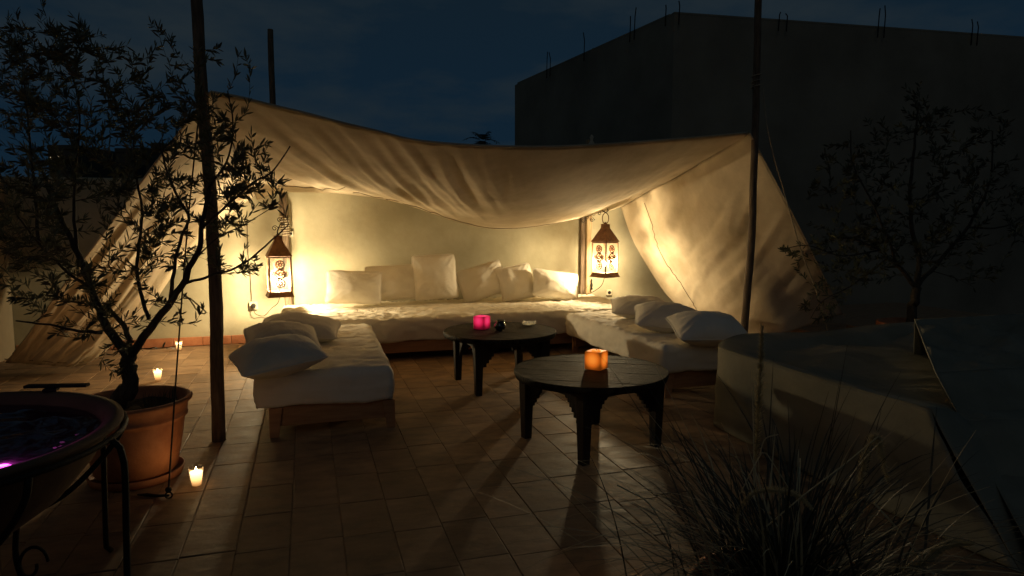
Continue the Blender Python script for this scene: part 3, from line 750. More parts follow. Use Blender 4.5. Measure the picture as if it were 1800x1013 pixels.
# ------------------------------------------------------------------ lanterns
def rosette(cx, cz, r_, bld_):
    def ann(x, z, ro, ri, n=16):
        vs = []; fs = []
        for k_ in range(n):
            a = 2 * math.pi * k_ / n
            for q in (ro, ri): vs.append((x + q * math.cos(a), 0, z + q * math.sin(a)))
        for k_ in range(n): j = (k_ + 1) % n; fs.append((2 * k_, 2 * k_ + 1, 2 * j + 1, 2 * j))
        bld_.add(vs, fs)
    ann(cx, cz, r_, r_ * .79, 24); ann(cx, cz, r_ * .36, r_ * .12, 12)
    for k_ in range(8):
        a = k_ * math.pi / 4 + .2
        ann(cx + math.cos(a) * r_ * .60, cz + math.sin(a) * r_ * .60, r_ * .28, r_ * .14, 10)
        a += math.pi / 8; d = V((math.cos(a), 0, math.sin(a))); s_ = V((-d.z, 0, d.x)) * r_ * .075
        c = V((cx, 0, cz)); b0 = c + d * r_ * .30; b1 = c + d * r_ * .90
        bld_.add([b0 - s_, b0 + s_, b1 + s_, b1 - s_], [(0, 1, 2, 3)])
def lantern(p, rz, lb, hang, power):
    # p: centre of the base plate underside
    o = thing('hanging_lantern', lb, 'lantern', p, rz, 'moroccan lanterns hanging by the rear wall')
    s_ = .108; H0, H1 = .045, .435
    b = MB()
    def frus(s0, z0, s1, z1):
        vs = [(sx * s0, sy * s0, z0) for sx, sy in ((-1, -1), (1, -1), (1, 1), (-1, 1))] + [(sx * s1, sy * s1, z1) for sx, sy in ((-1, -1), (1, -1), (1, 1), (-1, 1))]
        return vs, [(0, 1, 5, 4), (1, 2, 6, 5), (2, 3, 7, 6), (3, 0, 4, 7)]
    b.add(*frus(s_ + .026, 0, s_ + .006, H0)); b.add([(sx * (s_ + .028), sy * (s_ + .028), .003) for sx, sy in ((-1, -1), (1, -1), (1, 1), (-1, 1))], [(0, 1, 2, 3)])
    b.obj('base', M['rust'], o, thick=.003)
    for sx in (-1, 1):
        for sy in (-1, 1): MB().box((sx * s_, sy * s_, (H0 + H1) / 2), (.013, .013, H1 - H0)).obj('corner_post', M['rust'], o)
    for zz in (H0 + .006, H1 - .008):
        for k_ in range(4):
            a = k_ * math.pi / 2; MB().box((math.cos(a) * s_, math.sin(a) * s_, zz), (.014, 2 * s_ - .018, .016), a).obj('rail', M['rust'], o)
    b = MB(); b.add(*frus(s_ + .016, H1, .040, H1 + .165)); b.add(*frus(.040, H1 + .165, .036, H1 + .215))
    b.add([(sx * .046, sy * .046, H1 + .216) for sx, sy in ((-1, -1), (1, -1), (1, 1), (-1, 1))], [(0, 1, 2, 3)])
    b.obj('roof', M['rust'], o, thick=.003)
    MB().sphere((0, 0, H1 + .225), .016, 10, 6).obj('finial', M['rust'], o, True)
    if hang:
        MB().tube([(math.cos(a) * .058, 0, H1 + .285 + math.sin(a) * .068) for a in [k_ * math.pi / 12 for k_ in range(24)]], .0055, 6, True).obj('ring', M['rust'], o, True)
    for k_ in range(4):
        a = k_ * math.pi / 2
        pane = MB().box((0, 0, (H0 + H1) / 2), (2 * s_ - .018, .003, H1 - H0 - .03)).obj('pane', M['frosted'], o, loc=(math.sin(a) * (s_ - .004), -math.cos(a) * (s_ - .004), 0), rz=a)
        fb = MB()
        for cz_, rr in ((.145, .050), (.245, .056), (.345, .050)):
            rosette(0, cz_, rr, fb)
        rosette(-.055, .245, .030, fb); rosette(.055, .245, .030, fb); rosette(-.02, .195, .02, fb); rosette(.022, .297, .02, fb)
        fb.obj('filigree', M['rust'], pane, loc=(0, -.006, 0), thick=.0018)
    MB().sphere((0, 0, .165), .024, 12, 8, (1, 1, 1.35)).obj('bulb', M['bulb'], o, True)
    MB().tube([(0, 0, .004), (0, 0, .128)], .010, 8).obj('socket', M['iron'], o)
    ld = bpy.data.lights.new('lamp', 'POINT'); ld.energy = power; ld.color = (1, .79, .47); ld.shadow_soft_size = .045
    lo = bpy.data.objects.new('lamp', ld); COL.objects.link(lo); lo.parent = o; lo.location = (0, 0, .17)
    return o
LL = atY(492, 521, 7.62); LR = atY(1063, 487, 7.58)
lantern(LL, R(9), 'rusty metal lantern glowing above the left end of the long sofa', False, LAMP_W)
lantern(LR, R(-25 + 45 + 4), 'rusty metal lantern with a ring handle hanging by the timber post', True, LAMP_W * .70)
# iron brackets
def scroll(c, r_, turns, n=24, fx=1, pl='x'):
    P = []
    for i in range(n):
        t = i / (n - 1); a = turns * 2 * math.pi * t; q = r_ * (1 - .85 * t)
        P.append(c + V((fx * q * math.cos(a) * (1 if pl == 'x' else .25), q * math.cos(a) * (0 if pl == 'x' else 1), q * math.sin(a))))
    return P
zt = LR.z + .435 + .285 + .068
br = thing('wall_bracket', 'black scrolled iron bracket on the timber post holding the right lantern', 'bracket', (qx, 8.07, zt), world=True)
b = MB(); pe = V((LR.x, LR.y, zt)); ps = V((qx + .01, 8.07, zt + .03))
b.tube(smooth_path([ps, ps.lerp(pe, .35) + V((0, 0, .035)), ps.lerp(pe, .7) + V((0, 0, .03)), pe + V((0, 0, .006)), pe + V((.03, -.01, .03)), pe + V((.015, -.01, .05))], 24), .006, 6)
b.obj('arm', M['iron'], br, True)
for c, r_, tn, fx in ((ps.lerp(pe, .25) + V((0, 0, -.03)), .038, 1.5, 1), (ps.lerp(pe, .6) + V((0, 0, -.015)), .030, 1.4, -1), (ps + V((-.05, 0, -.08)), .045, 1.3, -1), (ps + V((.03, 0, -.12)), .035, 1.4, 1), (ps + V((-.09, 0, -.13)), .035, 1.2, 1)):
    MB().tube(scroll(c, r_, tn, 24, fx), .0045, 5).obj('scroll', M['iron'], br, True)
zt2 = LL.z + .66
bl = thing('wall_bracket', 'iron hook bound with cord on the rear pole above the left lantern', 'bracket', (LL.x, 8.05, zt2), world=True)
c0 = V((pck.x + .012, 8.10, zt2 + .10)); le = V((LL.x, LL.y, LL.z + .66))
MB().tube(smooth_path([c0, c0.lerp(le, .5) + V((0, 0, .07)), le + V((0, 0, .05)), le + V((0, 0, -.01))], 16), .007, 6).obj('arm', M['iron'], bl, True)
b = MB()
b.tube([c0 + V((math.cos(i * .5) * .055, math.sin(i * .5) * .055, -.13 + i * .0021)) for i in range(110)], .006, 5)
b.obj('cord_binding', M['rope'], bl, True)
for c, r_, tn, fx in ((le + V((-.03, .05, .07)), .032, 1.4, 1), (le + V((.045, .05, .09)), .03, 1.4, -1), (le + V((.02, .05, .16)), .028, 1.3, 1)):
    MB().tube(scroll(c, r_, tn, 20, fx), .0045, 5).obj('scroll', M['iron'], bl, True)
# sockets and flexes
def socket(px, py, lb, s_=.085, plug=True):
    p = atY(px, py, WY - .001)
    o = thing('wall_socket', lb, 'socket', p, 0, 'electric sockets on the rear wall')
    MB().box((0, -.018, 0), (s_, .036, s_)).obj('box', M['plastic'], o, bevel=.005)
    MB().lathe([(.001, 0), (s_ * .30, .002), (s_ * .30, .004)], 16).obj('outlet', M['black'], o, loc=(0, -.037, 0)).rotation_euler = (R(90), 0, 0)
    if plug: MB().box((0, -.055, -.005), (s_ * .5, .034, s_ * .42)).obj('plug', M['black'], o, bevel=.006)
    return p
s1 = socket(446, 537, 'ivory wall socket with a black plug, left of the long sofa', .090)
s2 = socket(1069, 514, 'ivory wall socket below the right lantern', .075, False)
s3 = socket(511, 411, 'small ivory junction box beside the left lantern bracket', .06, False)
def flex(pts, lb, r_=.0038, n=30):
    P = smooth_path(pts, n); o = thing('power_cable', lb, 'cable', P[0], world=True); MB().tube(P, r_, 5).obj('cord', M['cable'], o, True)
flex([LL + V((0, 0, .004)), LL + V((-.03, .12, -.09)), LL + V((-.10, .30, -.16)), s1 + V((.11, -.03, -.12)), s1 + V((.02, -.07, -.09)), s1 + V((0, -.072, -.02))], 'thin cable looping from the left lantern to its wall socket')
flex([LR + V((0, 0, .004)), LR + V((.0, .10, -.12)), LR + V((-.07, .25, -.22)), LR + V((-.13, .36, -.235)), V((qx + .09, 8.18, .60)), V((qx + .07, 8.18, .45))], 'thin cable looping below the right lantern')
flex([s1 + V((-.02, -.012, .045)), s1 + V((-.025, -.008, .35)), s1 + V((-.04, -.008, .62)), s1 + V((-.035, -.008, .98))], 'thin cable running straight up the wall from the left socket', .004)
# little iron wall ornament at the foot of the timber post
q = atY(1040, 500, 8.06)
o = thing('iron_ornament', 'small black iron finial beside the foot of the timber post', 'ornament', q, world=True)
b = MB(); b.lathe([(.018, -.07), (.010, -.04), (.018, -.01), (.006, .03), (.012, .05), (.002, .075)], 10, q); b.obj('finial', M['iron'], o, True)

# ------------------------------------------------------------------ votive candles in glasses
def votive(px, py, lb, W_):
    p = atz(px, py, .001)
    o = thing('votive_candle', lb, 'candle', p, 0, 'votive candles in glasses on the floor')
    MB().lathe([(.025, 0), (.027, .004), (.032, .055), (.037, .110), (.0348, .110), (.030, .055), (.0245, .014), (0, .012)], 28).obj('glass', M['clear'], o, True)
    MB().lathe([(.0228, .0145), (.0285, .055), (.0318, .086), (.026, .082), (0, .081)], 24).obj('wax', M['wax'], o, True)
    b = MB(); b.lathe([(.001, .084), (.006, .089), (.0065, .095), (.003, .105), (.0005, .114)], 10); b.obj('flame', M['flame'], o, True)
    MB().tube([(0, 0, .068), (0, 0, .079)], .0012, 4).obj('wick', M['black'], o)
    ld = bpy.data.lights.new('candlelight', 'POINT'); ld.energy = W_; ld.color = (1, .55, .20); ld.shadow_soft_size = .012
    lo = bpy.data.objects.new('candlelight', ld); COL.objects.link(lo); lo.parent = o; lo.location = (0, 0, .092)
votive(346, 857, 'lit votive candle glass beside the big terracotta pot, nearest the camera', 1.1)
votive(278, 670, 'lit votive candle glass just behind the big terracotta pot', 2.6)
votive(315, 617, 'lit votive candle glass beside the skirting of the rear wall', 2.4)
votive(1118, 1070, 'lit votive candle glass cut off by the bottom edge, beside the grass pot', 1.3)

# ================================================================== POTTED OLIVE TREES
def branch_tree(root_name, lb, grp, base, limbs, regions, seed, leaf_l, dens, dep, zz, pot=None, leafs=16, wood_min=.0016):
    rn = random.Random(seed)
    o = thing(root_name, lb, 'tree', base, 0, grp, world=True)
    wood = MB(); nodes = []
    for i, (pts, r0, r1, nseg) in enumerate(limbs):
        P = smooth_path(pts, nseg); rad = [r0 + (r1 - r0) * (j / (nseg - 1)) ** .8 for j in range(nseg)]
        P = [p + V((fbm((j * .4, i, 1)), fbm((j * .4, i, 5)), fbm((j * .4, i, 9)))) * rad[j] * .9 for j, p in enumerate(P)]
        b = MB(); b.tube(P, rad, 10 if r0 > .02 else 6); b.obj('trunk' if i == 0 else 'limb', M['bark'], o, True)
        if i: nodes += [(p, rad[j]) for j, p in enumerate(P) if j > 1]
        else: trunk_top = P[-1]
    lv = MB(); tw = MB()
    targets = []
    for (cx, cy, rx, ry, cnt) in regions:
        for _ in range(int(cnt * dens)):
            while True:
                a, b_ = rn.uniform(-1, 1), rn.uniform(-1, 1)
                if a * a + b_ * b_ <= 1: break
            tx, ty = cx + a * rx, cy + b_ * ry
            if 455 < tx < 540 and 370 < ty < 540: continue      # the boughs leave a gap before the lamp
            targets.append(C0 + ray(tx, ty) * (zz + rn.gauss(0, 1) * dep))
    rn.shuffle(targets)
    targets.sort(key=lambda t: (t - trunk_top).length)
    def leaf(p, d, side):
        ln = leaf_l * rn.uniform(.65, 1.2); wd = ln * rn.uniform(.17, .25)
        s_ = d.cross(side).normalized() * wd / 2; bend = side * ln * rn.uniform(-.12, .12)
        m1 = p + d * ln * .35 + bend * .4; m2 = p + d * ln * .7 + bend * .8
        lv.add([p, m1 + s_, m1 - s_, m2 + s_ * .85, m2 - s_ * .85, p + d * ln + bend], [(0, 1, 2), (1, 3, 4, 2), (3, 5, 4)])
    for t in targets:
        best = None; bd = 1e9
        for p, r_ in nodes:
            d = t - p; q = d.length + max(0, -d.z) * .8
            if q < bd and d.length > .03: bd = q; best = (p, r_)
        p, r_ = best; d = t - p; ln = d.length
        if ln > 1.3: continue
        m = max(4, int(ln / .055) + 2)
        c1 = p + d * .4 + V((rn.gauss(0, 1), rn.gauss(0, 1), rn.gauss(0, .6))) * ln * .10 - V((0, 0, ln * .06))
        P = []
        for j in range(m):
            u = j / (m - 1); P.append(p * (1 - u) ** 2 + c1 * 2 * u * (1 - u) + t * u * u)
        r0 = min(r_ * .7, .0022 + .006 * ln); rad = [max(wood_min * .7, r0 * (1 - .8 * j / (m - 1))) for j in range(m)]
        tw.tube(P, rad, 4)
        nodes += [(P[j], rad[j]) for j in range(1, m)]
        # leaves on the outer part, in pairs, denser at the tip
        nl = rn.randint(int(leafs * .6), leafs)
        for q in range(nl):
            u = 1 - (rn.random() ** 1.5) * min(1, .26 / ln)
            j = min(m - 2, int(u * (m - 1))); pp = P[j].lerp(P[j + 1], u * (m - 1) - j); ax = (P[j + 1] - P[j]).normalized()
            rnd = V((rn.gauss(0, 1), rn.gauss(0, 1), rn.gauss(0, 1))); s_ = ax.cross(rnd).normalized()
            dd = (ax * rn.uniform(.5, 1.1) + s_ * rn.uniform(.5, 1.0) + V((0, 0, .15))).normalized()
            leaf(pp, dd, dd.orthogonal().normalized())
    tag(tw.obj('twigs', M['bark'], o), kind='stuff'); tag(lv.obj('foliage', M['leaf'], o), kind='stuff')
    return o
ZT = 3.78
def tp(x, y, dd=0.): return atd(x, y, ZT + dd)
pc_ = V((-.93, 4.03, 0))
po = thing('terracotta_pot', 'big terracotta pot holding the olive tree, standing in a saucer', 'pot', pc_)
MB().lathe([(.19, .035), (.205, .05), (.235, .20), (.252, .315), (.254, .33), (.268, .333), (.270, .345), (.266, .352), (.272, .40), (.292, .418), (.296, .432), (.288, .440), (.270, .438), (.256, .42), (.250, .36), (.0, .355)], 56).obj('body', M['clay'], po, True)
MB().lathe([(.215, .0), (.228, .004), (.240, .045), (.232, .047), (.220, .018), (0, .016)], 48).obj('saucer', M['clay'], po, True)
b = MB(); P = []
for i in range(13):
    row = []
    for j in range(41):
        a = 2 * math.pi * j / 40; r_ = .254 * i / 12; row.append((r_ * math.cos(a), r_ * math.sin(a), .378 + .018 * fbm((r_ * math.cos(a) * 9, r_ * math.sin(a) * 9, 2)) + .012 * (1 - i / 12)))
    P.append(row)
b.grid(P).obj('soil', M['soil'], po, True)
b = MB()
for i in range(46):
    a = random.uniform(-.9, .5); r_ = random.uniform(.10, .22); q = V((math.cos(a) * r_, math.sin(a) * r_, .38)); h_ = random.uniform(.04, .12); l_ = V((random.gauss(0, .02), random.gauss(0, .02), h_)); s_ = V((.003, .001, 0))
    b.add([q - s_, q + s_, q + l_ * .6 + s_ * .6, q + l_ * .6 - s_ * .6, q + l_ + V((.01, 0, -.005))], [(0, 1, 2, 3), (3, 2, 4)])
tag(b.obj('weeds', M['grassm'], po), kind='stuff')
tbase = V((pc_.x - .095, pc_.y - .02, .385))
fork = tp(226, 628)
fork.y = 3.98; fork = atY(226, 628, 3.96)
zf = (fork - C0).dot(FW)
limbs = [
    ([tbase, atd(230, 680, zf), atd(226, 655, zf), fork], .050, .036, 14),
    ([fork, atd(255, 590, zf - .02), atd(300, 530, zf - .05), atd(345, 450, zf - .08), atd(355, 400, zf - .10), atd(368, 330, zf - .12)], .024, .010, 24),
    ([fork, atd(196, 585, zf), atd(178, 555, zf + .03), atd(160, 505, zf + .06), atd(135, 440, zf + .10), atd(100, 370, zf + .15), atd(70, 290, zf + .2)], .026, .008, 26),
    ([fork, atd(228, 596, zf + .05), atd(215, 570, zf + .10), atd(185, 535, zf + .16)], .018, .010, 12),
    ([atd(262, 560, zf - .02), atd(243, 500, zf + .02), atd(243, 440, zf + .05), atd(250, 370, zf + .08), atd(238, 300, zf + .1), atd(235, 220, zf + .1)], .012, .005, 22),
    ([atd(300, 530, zf - .05), atd(305, 480, zf - .1), atd(318, 420, zf - .14), atd(330, 380, zf - .16), atd(300, 320, zf - .2), atd(280, 250, zf - .2)], .012, .005, 22),
    ([atd(322, 500, zf - .06), atd(370, 485, zf - .12), atd(410, 473, zf - .16), atd(440, 455, zf - .2), atd(480, 420, zf - .24), atd(508, 395, zf - .26)], .009, .003, 22),
    ([atd(355, 400, zf - .10), atd(390, 370, zf - .16), atd(440, 325, zf - .2), atd(480, 300, zf - .22), atd(510, 258, zf - .25)], .008, .003, 20),
    ([atd(180, 585, zf), atd(140, 582, zf - .05), atd(90, 572, zf - .1), atd(28, 564, zf - .12)], .010, .004, 16),
    ([atd(160, 505, zf + .06), atd(120, 480, zf), atd(70, 430, zf - .1), atd(30, 380, zf - .15)], .010, .004, 16),
    ([atd(135, 440, zf + .1), atd(130, 360, zf + .05), atd(135, 270, zf), atd(140, 190, zf), atd(120, 110, zf)], .010, .004, 20),
    ([atd(70, 430, zf - .1), atd(60, 330, zf - .1), atd(50, 220, zf - .1), atd(40, 120, zf - .1)], .009, .004, 18),
    ([atd(368, 330, zf - .12), atd(400, 280, zf - .16), atd(410, 220, zf - .2), atd(400, 160, zf - .2)], .006, .003, 14),
    ([atd(330, 470, zf - .07), atd(380, 420, zf - .1), atd(430, 395, zf - .12), atd(470, 370, zf - .14)], .005, .002, 14),
]
regions = [(60, 250, 95, 220, 150), (150, 200, 110, 150, 75), (50, 430, 70, 130, 55), (270, 260, 110, 130, 62), (240, 420, 110, 110, 55), (130, 520, 70, 80, 30), (370, 280, 80, 120, 48), (430, 330, 70, 70, 26), (470, 285, 45, 45, 7), (415, 430, 60, 60, 13), (330, 130, 120, 70, 16), (210, 90, 100, 60, 16), (70, 70, 80, 70, 24), (210, 600, 40, 60, 10), (300, 560, 60, 60, 6)]
branch_tree('olive_tree', 'large leafy olive tree growing in the terracotta pot at left', 'olive trees', tbase, limbs, regions, 5, .051, 1.55, .26, zf, leafs=17)
# right olive, out in the dark beyond the covers
ZR = 6.55
def rt_(x, y, dd=0.): return atd(x, y, ZR + dd)
base = atd(1602, 590, ZR); base.z = .40
fk = rt_(1612, 505)
limbs = [([base, rt_(1604, 545), fk], .048, .038, 10),
         ([fk, rt_(1580, 470), rt_(1545, 440), rt_(1500, 420), rt_(1460, 420)], .024, .008, 18),
         ([fk, rt_(1615, 450, .1), rt_(1600, 380, .1), rt_(1605, 280, .1), rt_(1615, 180, .1)], .028, .008, 22),
         ([fk, rt_(1650, 460, .2), rt_(1700, 400, .2), rt_(1740, 320, .3), rt_(1745, 230, .3)], .024, .006, 20),
         ([rt_(1580, 470), rt_(1540, 370, -.2), rt_(1500, 290, -.2), rt_(1495, 230, -.2)], .014, .005, 18),
         ([rt_(1545, 440), rt_(1480, 450, -.4), rt_(1420, 432, -.55), rt_(1376, 438, -.65)], .010, .003, 16),
         ([rt_(1560, 455), rt_(1500, 500, -.4), rt_(1445, 530, -.6), rt_(1425, 560, -.7)], .009, .003, 16),
         ([rt_(1700, 400, .2), rt_(1760, 400, .2), rt_(1800, 380, .2)], .012, .005, 12)]
regions = [(1610, 320, 130, 150, 120), (1500, 350, 80, 110, 60), (1480, 460, 80, 60, 42), (1720, 370, 90, 140, 66), (1405, 440, 32, 14, 10), (1440, 530, 28, 40, 14), (1610, 190, 30, 50, 10), (1740, 220, 40, 40, 10), (1560, 430, 120, 60, 44)]
branch_tree('olive_tree', 'dim olive tree standing in the dark beyond the covered furniture at right', 'olive trees', base, limbs, regions, 9, .062, 1.3, .28, ZR, leafs=14)
pb_ = V((base.x, base.y, 0))
po = thing('planter_pot', 'terracotta planter of the dim olive tree, behind the covered furniture', 'pot', pb_)
MB().lathe([(.20, 0), (.24, .05), (.29, .34), (.31, .36), (.315, .42), (.29, .425), (.28, .39), (0, .385)], 40).obj('body', M['clay'], po, True)

# ================================================================== IRON STAND WITH WATER BOWL (near left)
BC = V((-1.26, 2.60, 0)); BR = .605; BZ = .70
bo = thing('water_bowl', 'wide shallow clay bowl of violet lit water at the left edge', 'bowl', BC)
MB().lathe([(.20, .0), (.22, .02), (.215, .28), (.21, .33), (.30, .365), (.42, .45), (.52, .57), (.565, .655), (.595, .672), (BR + .008, .688), (BR + .006, .699), (BR - .02, .703), (.552, .690), (.540, .655)], 64).obj('body', M['palecl'], bo, True)
MB().lathe([(.540, .655), (.48, .55), (.36, .47), (0, .44)], 64, cap0=False).obj('basin', M['bowlin'], bo, True)
b = MB(); P = []
for i in range(25):
    row = []
    for j in range(65):
        a = 2 * math.pi * j / 64; r_ = .535 * i / 24; x, y = r_ * math.cos(a), r_ * math.sin(a)
        row.append((x, y,   .662 + .0035 * fbm((x * 14, y * 14, 2))))
    P.append(row)
wm = glassmat('water', (.55, .45, .60), .9, .03); b.grid(P).obj('water', wm, bo, True)
q = atz(4, 822, .655); pl_ = V((q.x - BC.x, q.y - BC.y, .648))
MB().sphere(pl_, .030, 12, 8, (1, 1, .5)).obj('light', M['magenta'], bo, True)
ld = bpy.data.lights.new('underwater_lamp', 'POINT'); ld.energy = .35; ld.color = (1, .14, .85); ld.shadow_soft_size = .03
lo = bpy.data.objects.new('underwater_lamp', ld); COL.objects.link(lo); lo.parent = bo; lo.location = pl_ + V((.03, .04, .06))
b = MB(); rn = random.Random(4)
for i in range(60):
    a = rn.gauss(0, .14); c_ = rn.gauss(0, .09); q = pl_ + V((.10 + abs(a), .06 + c_ * 1.2, 0)); q.z = .666 + rn.uniform(0, .004)
    if V((q.x, q.y, 0)).length > .49: continue
    r_ = rn.uniform(.006, .014); t = rn.uniform(0, 6); k_ = 6
    b.add([q + V((math.cos(t + 2 * math.pi * j / k_) * r_ * (1.0 if j % 2 else .8), math.sin(t + 2 * math.pi * j / k_) * r_ * .7, rn.uniform(0, .004))) for j in range(k_)], [tuple(range(k_))])
pm = mat('petal', (.45, .25, .36), (.62, .40, .52), .5, 20, transl=.3); po2 = b.obj('petals', pm, None); po2.location = BC
tag(po2, 'loose pale petals floating on the violet lit water', 'petals', kind='stuff')
st = thing('iron_stand', 'black wrought iron stand with curved straps around the water bowl', 'stand', BC)
MB().tube([((BR + .012) * math.cos(a), (BR + .012) * math.sin(a), .668) for a in [k_ * math.pi / 32 for k_ in range(64)]], .010, 6, True).obj('ring', M['iron'], st, True)
MB().tube([(.262 * math.cos(a), .262 * math.sin(a), .34) for a in [k_ * math.pi / 24 for k_ in range(48)]], .009, 6, True).obj('ring', M['iron'], st, True)
lg = atz(188, 974) - BC; a0 = math.atan2(lg.y, lg.x)
for k_ in range(6):
    a = a0 + k_ * math.pi / 3; u = V((math.cos(a), math.sin(a), 0)); rr = lg.length
    MB().tube(smooth_path([u * (BR + .022) + V((0, 0, .665)), u * (rr + .015) + V((0, 0, .60)), u * (rr + .008) + V((0, 0, .3)), u * rr + V((0, 0, .02)), u * (rr + .02) + V((0, 0, .006))], 16), .011, 6).obj('leg', M['iron'], st, True)
    a += math.pi / 6; u = V((math.cos(a), math.sin(a), 0))
    MB().tube(smooth_path([u * (BR + .014) + V((0, 0, .662)), u * .60 + V((0, 0, .60)), u * .535 + V((0, 0, .515)), u * .42 + V((0, 0, .41)), u * .275 + V((0, 0, .345))], 18), .011, 6).obj('strap', M['iron'], st, True)
    MB().tube(smooth_path([u * .268 + V((0, 0, .335)), u * .26 + V((0, 0, .2)), u * .30 + V((0, 0, .05)), u * .36 + V((0, 0, .01))], 14), .010, 6).obj('foot', M['iron'], st, True)
    w_ = V((-u.y, u.x, 0))
    MB().tube([u * (.30 + .05 * math.cos(t) * (1 - t / 9)) + V((0, 0, .17 + .08 * math.sin(t) * (1 - t / 9))) for t in [i * .3 for i in range(22)]], .006, 5).obj('scroll', M['iron'], st, True)
p0 = atz(45, 680, .72); p1 = atz(155, 678, .72)
o = thing('iron_bar', 'flat black iron bar lying across the far rim of the bowl', 'bar', (p0 + p1) / 2, world=True)
d = p1 - p0; c = (p0 + p1) / 2
MB().box((c.x, c.y, .722), (d.length, .035, .012), math.atan2(d.y, d.x)).obj('bar', M['iron'], o, bevel=.003)
MB().box((c.x - .02, c.y - .006, .7095), (.05, .05, .012), 0).obj('foot', M['iron'], o, bevel=.003)

# ================================================================== COVERED FURNITURE (right)
def patch(corners, nx, ny, f, seed, amp=.010):
    a, b_, c, d = [V(p) for p in corners]; nrm = (b_ - a).cross(d - a).normalized(); P = []
    for i in range(ny + 1):
        v = i / ny; row = []
        for j in range(nx + 1):
            u = j / nx; p = a.lerp(b_, u).lerp(d.lerp(c, u), v)
            env = (math.sin(math.pi * u) * math.sin(math.pi * v)) ** .4 if 0 < u < 1 and 0 < v < 1 else 0
            q = p * 1.
            row.append(p + nrm * env * (amp * 1.6 * fbm((q.x * 2.2, q.y * 2.2, q.z * 2.2 + seed)) + amp * (ridge(fbm((q.x * 3 + q.z * 2, q.y * 3, q.z * 4 + seed))) - .35) + f(u, v)))
        P.append(row)
    return P
nof = lambda u, v: 0
# first cover: a low lounge seat under canvas; its skirt flares out to the camera at the near end
h1 = .55
A0 = V((2.69, 2.29, h1)); A3 = V((4.85, 4.28, h1 + .02)); Bn = atz(1795, 1005, .012)
c1 = thing('furniture_cover', 'beige canvas cover over a low lounge seat in front of the right daybed', 'cover', (3.2, 3.3, 0), 0, 'canvas covered lounge furniture', world=True)
b = MB()
path_o = smooth_path([A0, V((2.66, 2.8, h1 - .006)), V((2.63, 3.3, h1 + .004)), V((2.625, 3.68, h1)), V((2.70, 3.95, h1)), V((3.02, 4.20, h1 + .008)), V((3.3, 4.25, h1 + .004)), V((3.8, 4.25, h1 - .012)), V((4.3, 4.27, h1 + .01)), A3], 110)
n0 = len(path_o); outs = []
for i, p in enumerate(path_o):
    tg = (path_o[min(n0 - 1, i + 1)] - path_o[max(0, i - 1)]); tg.z = 0; tg.normalize(); outs.append(V((-tg.y, tg.x, 0)))
P = []
for r_ in range(26):
    t = r_ / 25; row = []
    for i, p in enumerate(path_o):
        e_ = math.sin(math.pi * t); s_ = i * .026
        off = .035 * e_ * fbm((s_ * 1.1, t * 1.2, 3)) + .030 * (ridge(fbm((s_ * 1.8 + t * .8, t * .9, 8))) - .35) * sstep(0, .25, t) + .010 * t
        fl = (V((Bn.x, Bn.y, 0)) - V((A0.x, A0.y, 0))) * (t ** 1.2) * max(0, 1 - i / 34) ** 1.5
        row.append(V((p.x, p.y, p.z * (1 - t) + .010 * t)) + outs[i] * off + fl)
    P.append(row)
b.grid(P)
rows = [P[0]]
for t, w_, z in ((.25, .02, .001), (.5, .10, -.012), (.75, .17, -.035), (1., .23, -.075)):
    rows.append([V((p.x, p.y, p.z + z + .010 * fbm((i * .1, t, 4)))) - outs[i] * w_ * (1.3 if 40 < i < 70 else 1) for i, p in enumerate(path_o)])
for t in (.06, .12, .2, .3, .42, .56, .72, .86, 1.):
    row = []
    for i, p in enumerate(rows[4]):
        q = p.lerp(V((4.1 + (i / (n0 - 1) - .5) * 1.2, 2.2 + i / (n0 - 1) * 1.3, .45)), t)
        q.z = p.z * (1 - min(1, t * 2)) + .465 * min(1, t * 2) + .06 * fbm((q.x * 1.7, q.y * 1.7, 6)) + .03 * (ridge(fbm((q.x * 2.2 + q.y, q.y * 1.6, 16))) - .35)
        row.append(q)
    rows.append(row)
b.grid(rows[::-1])
# near end of the cover
top_e = [r_[0] for r_ in rows]; E2 = []
for k_ in range(9):
    t = k_ / 8; E2.append([V((p.x, p.y, p.z * (1 - t) + .01 * t)) + (V((Bn.x, Bn.y, 0)) - V((A0.x, A0.y, 0))) * t ** 1.2 + V((0, -.02 * math.sin(math.pi * t), 0)) for p in top_e])
b.grid(E2)
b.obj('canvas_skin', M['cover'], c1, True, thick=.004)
MB().tube([p + V((0, 0, .001)) for p in P[0][::2]], .0035, 5).obj('piping', M['cover'], c1, True)
# second cover: taller, closer, its top sloping down to the camera
K1 = atz(1645, 655, .62); K2 = K1 + V((1.15, -.02, 0)); K2.z = .60
R1 = atz(1608, 562, .74); R2 = R1 + V((1.6, -.1, .02))
B1 = atz(1850, 1035, .02); B0 = V((K1.x + .10, K1.y - .02, .02))
c2 = thing('furniture_cover', 'canvas cover with a high sloping top over furniture at the right edge', 'cover', (R1.x + .6, (R1.y + K1.y) / 2, 0), 0, 'canvas covered lounge furniture', world=True)
b = MB()
near = K1.lerp(B1, 1.0)
b.grid(patch((K1, K2, R2, R1), 40, 40, lambda u, v: -.03 * math.sin(math.pi * v) * math.sin(math.pi * u), 3, .050))                              # sloping top
F2 = V((K2.x + .1, B1.y + .05, .02))
b.grid(patch((B1, F2, K2, K1), 40, 30, lambda u, v: .02 * math.sin(v * 7 + u * 2), 9, .035))     # front hanging down and outward to the camera
b.grid(patch((V((R1.x + .45, R1.y + .02, .02)), B1 + V((.05, .02, 0)), K1, R1), 30, 20, nof, 5, .010))   # left side
b.grid(patch((V((R2.x, R2.y, .02)), V((R1.x + .05, R1.y + .02, .02)), R1, R2), 20, 12, nof, 7, .010))
b.grid(patch((F2, V((R2.x, R2.y, .02)), R2, K2), 20, 12, nof, 7, .010))
b.obj('canvas_skin', M['cover'], c2, True, thick=.004)
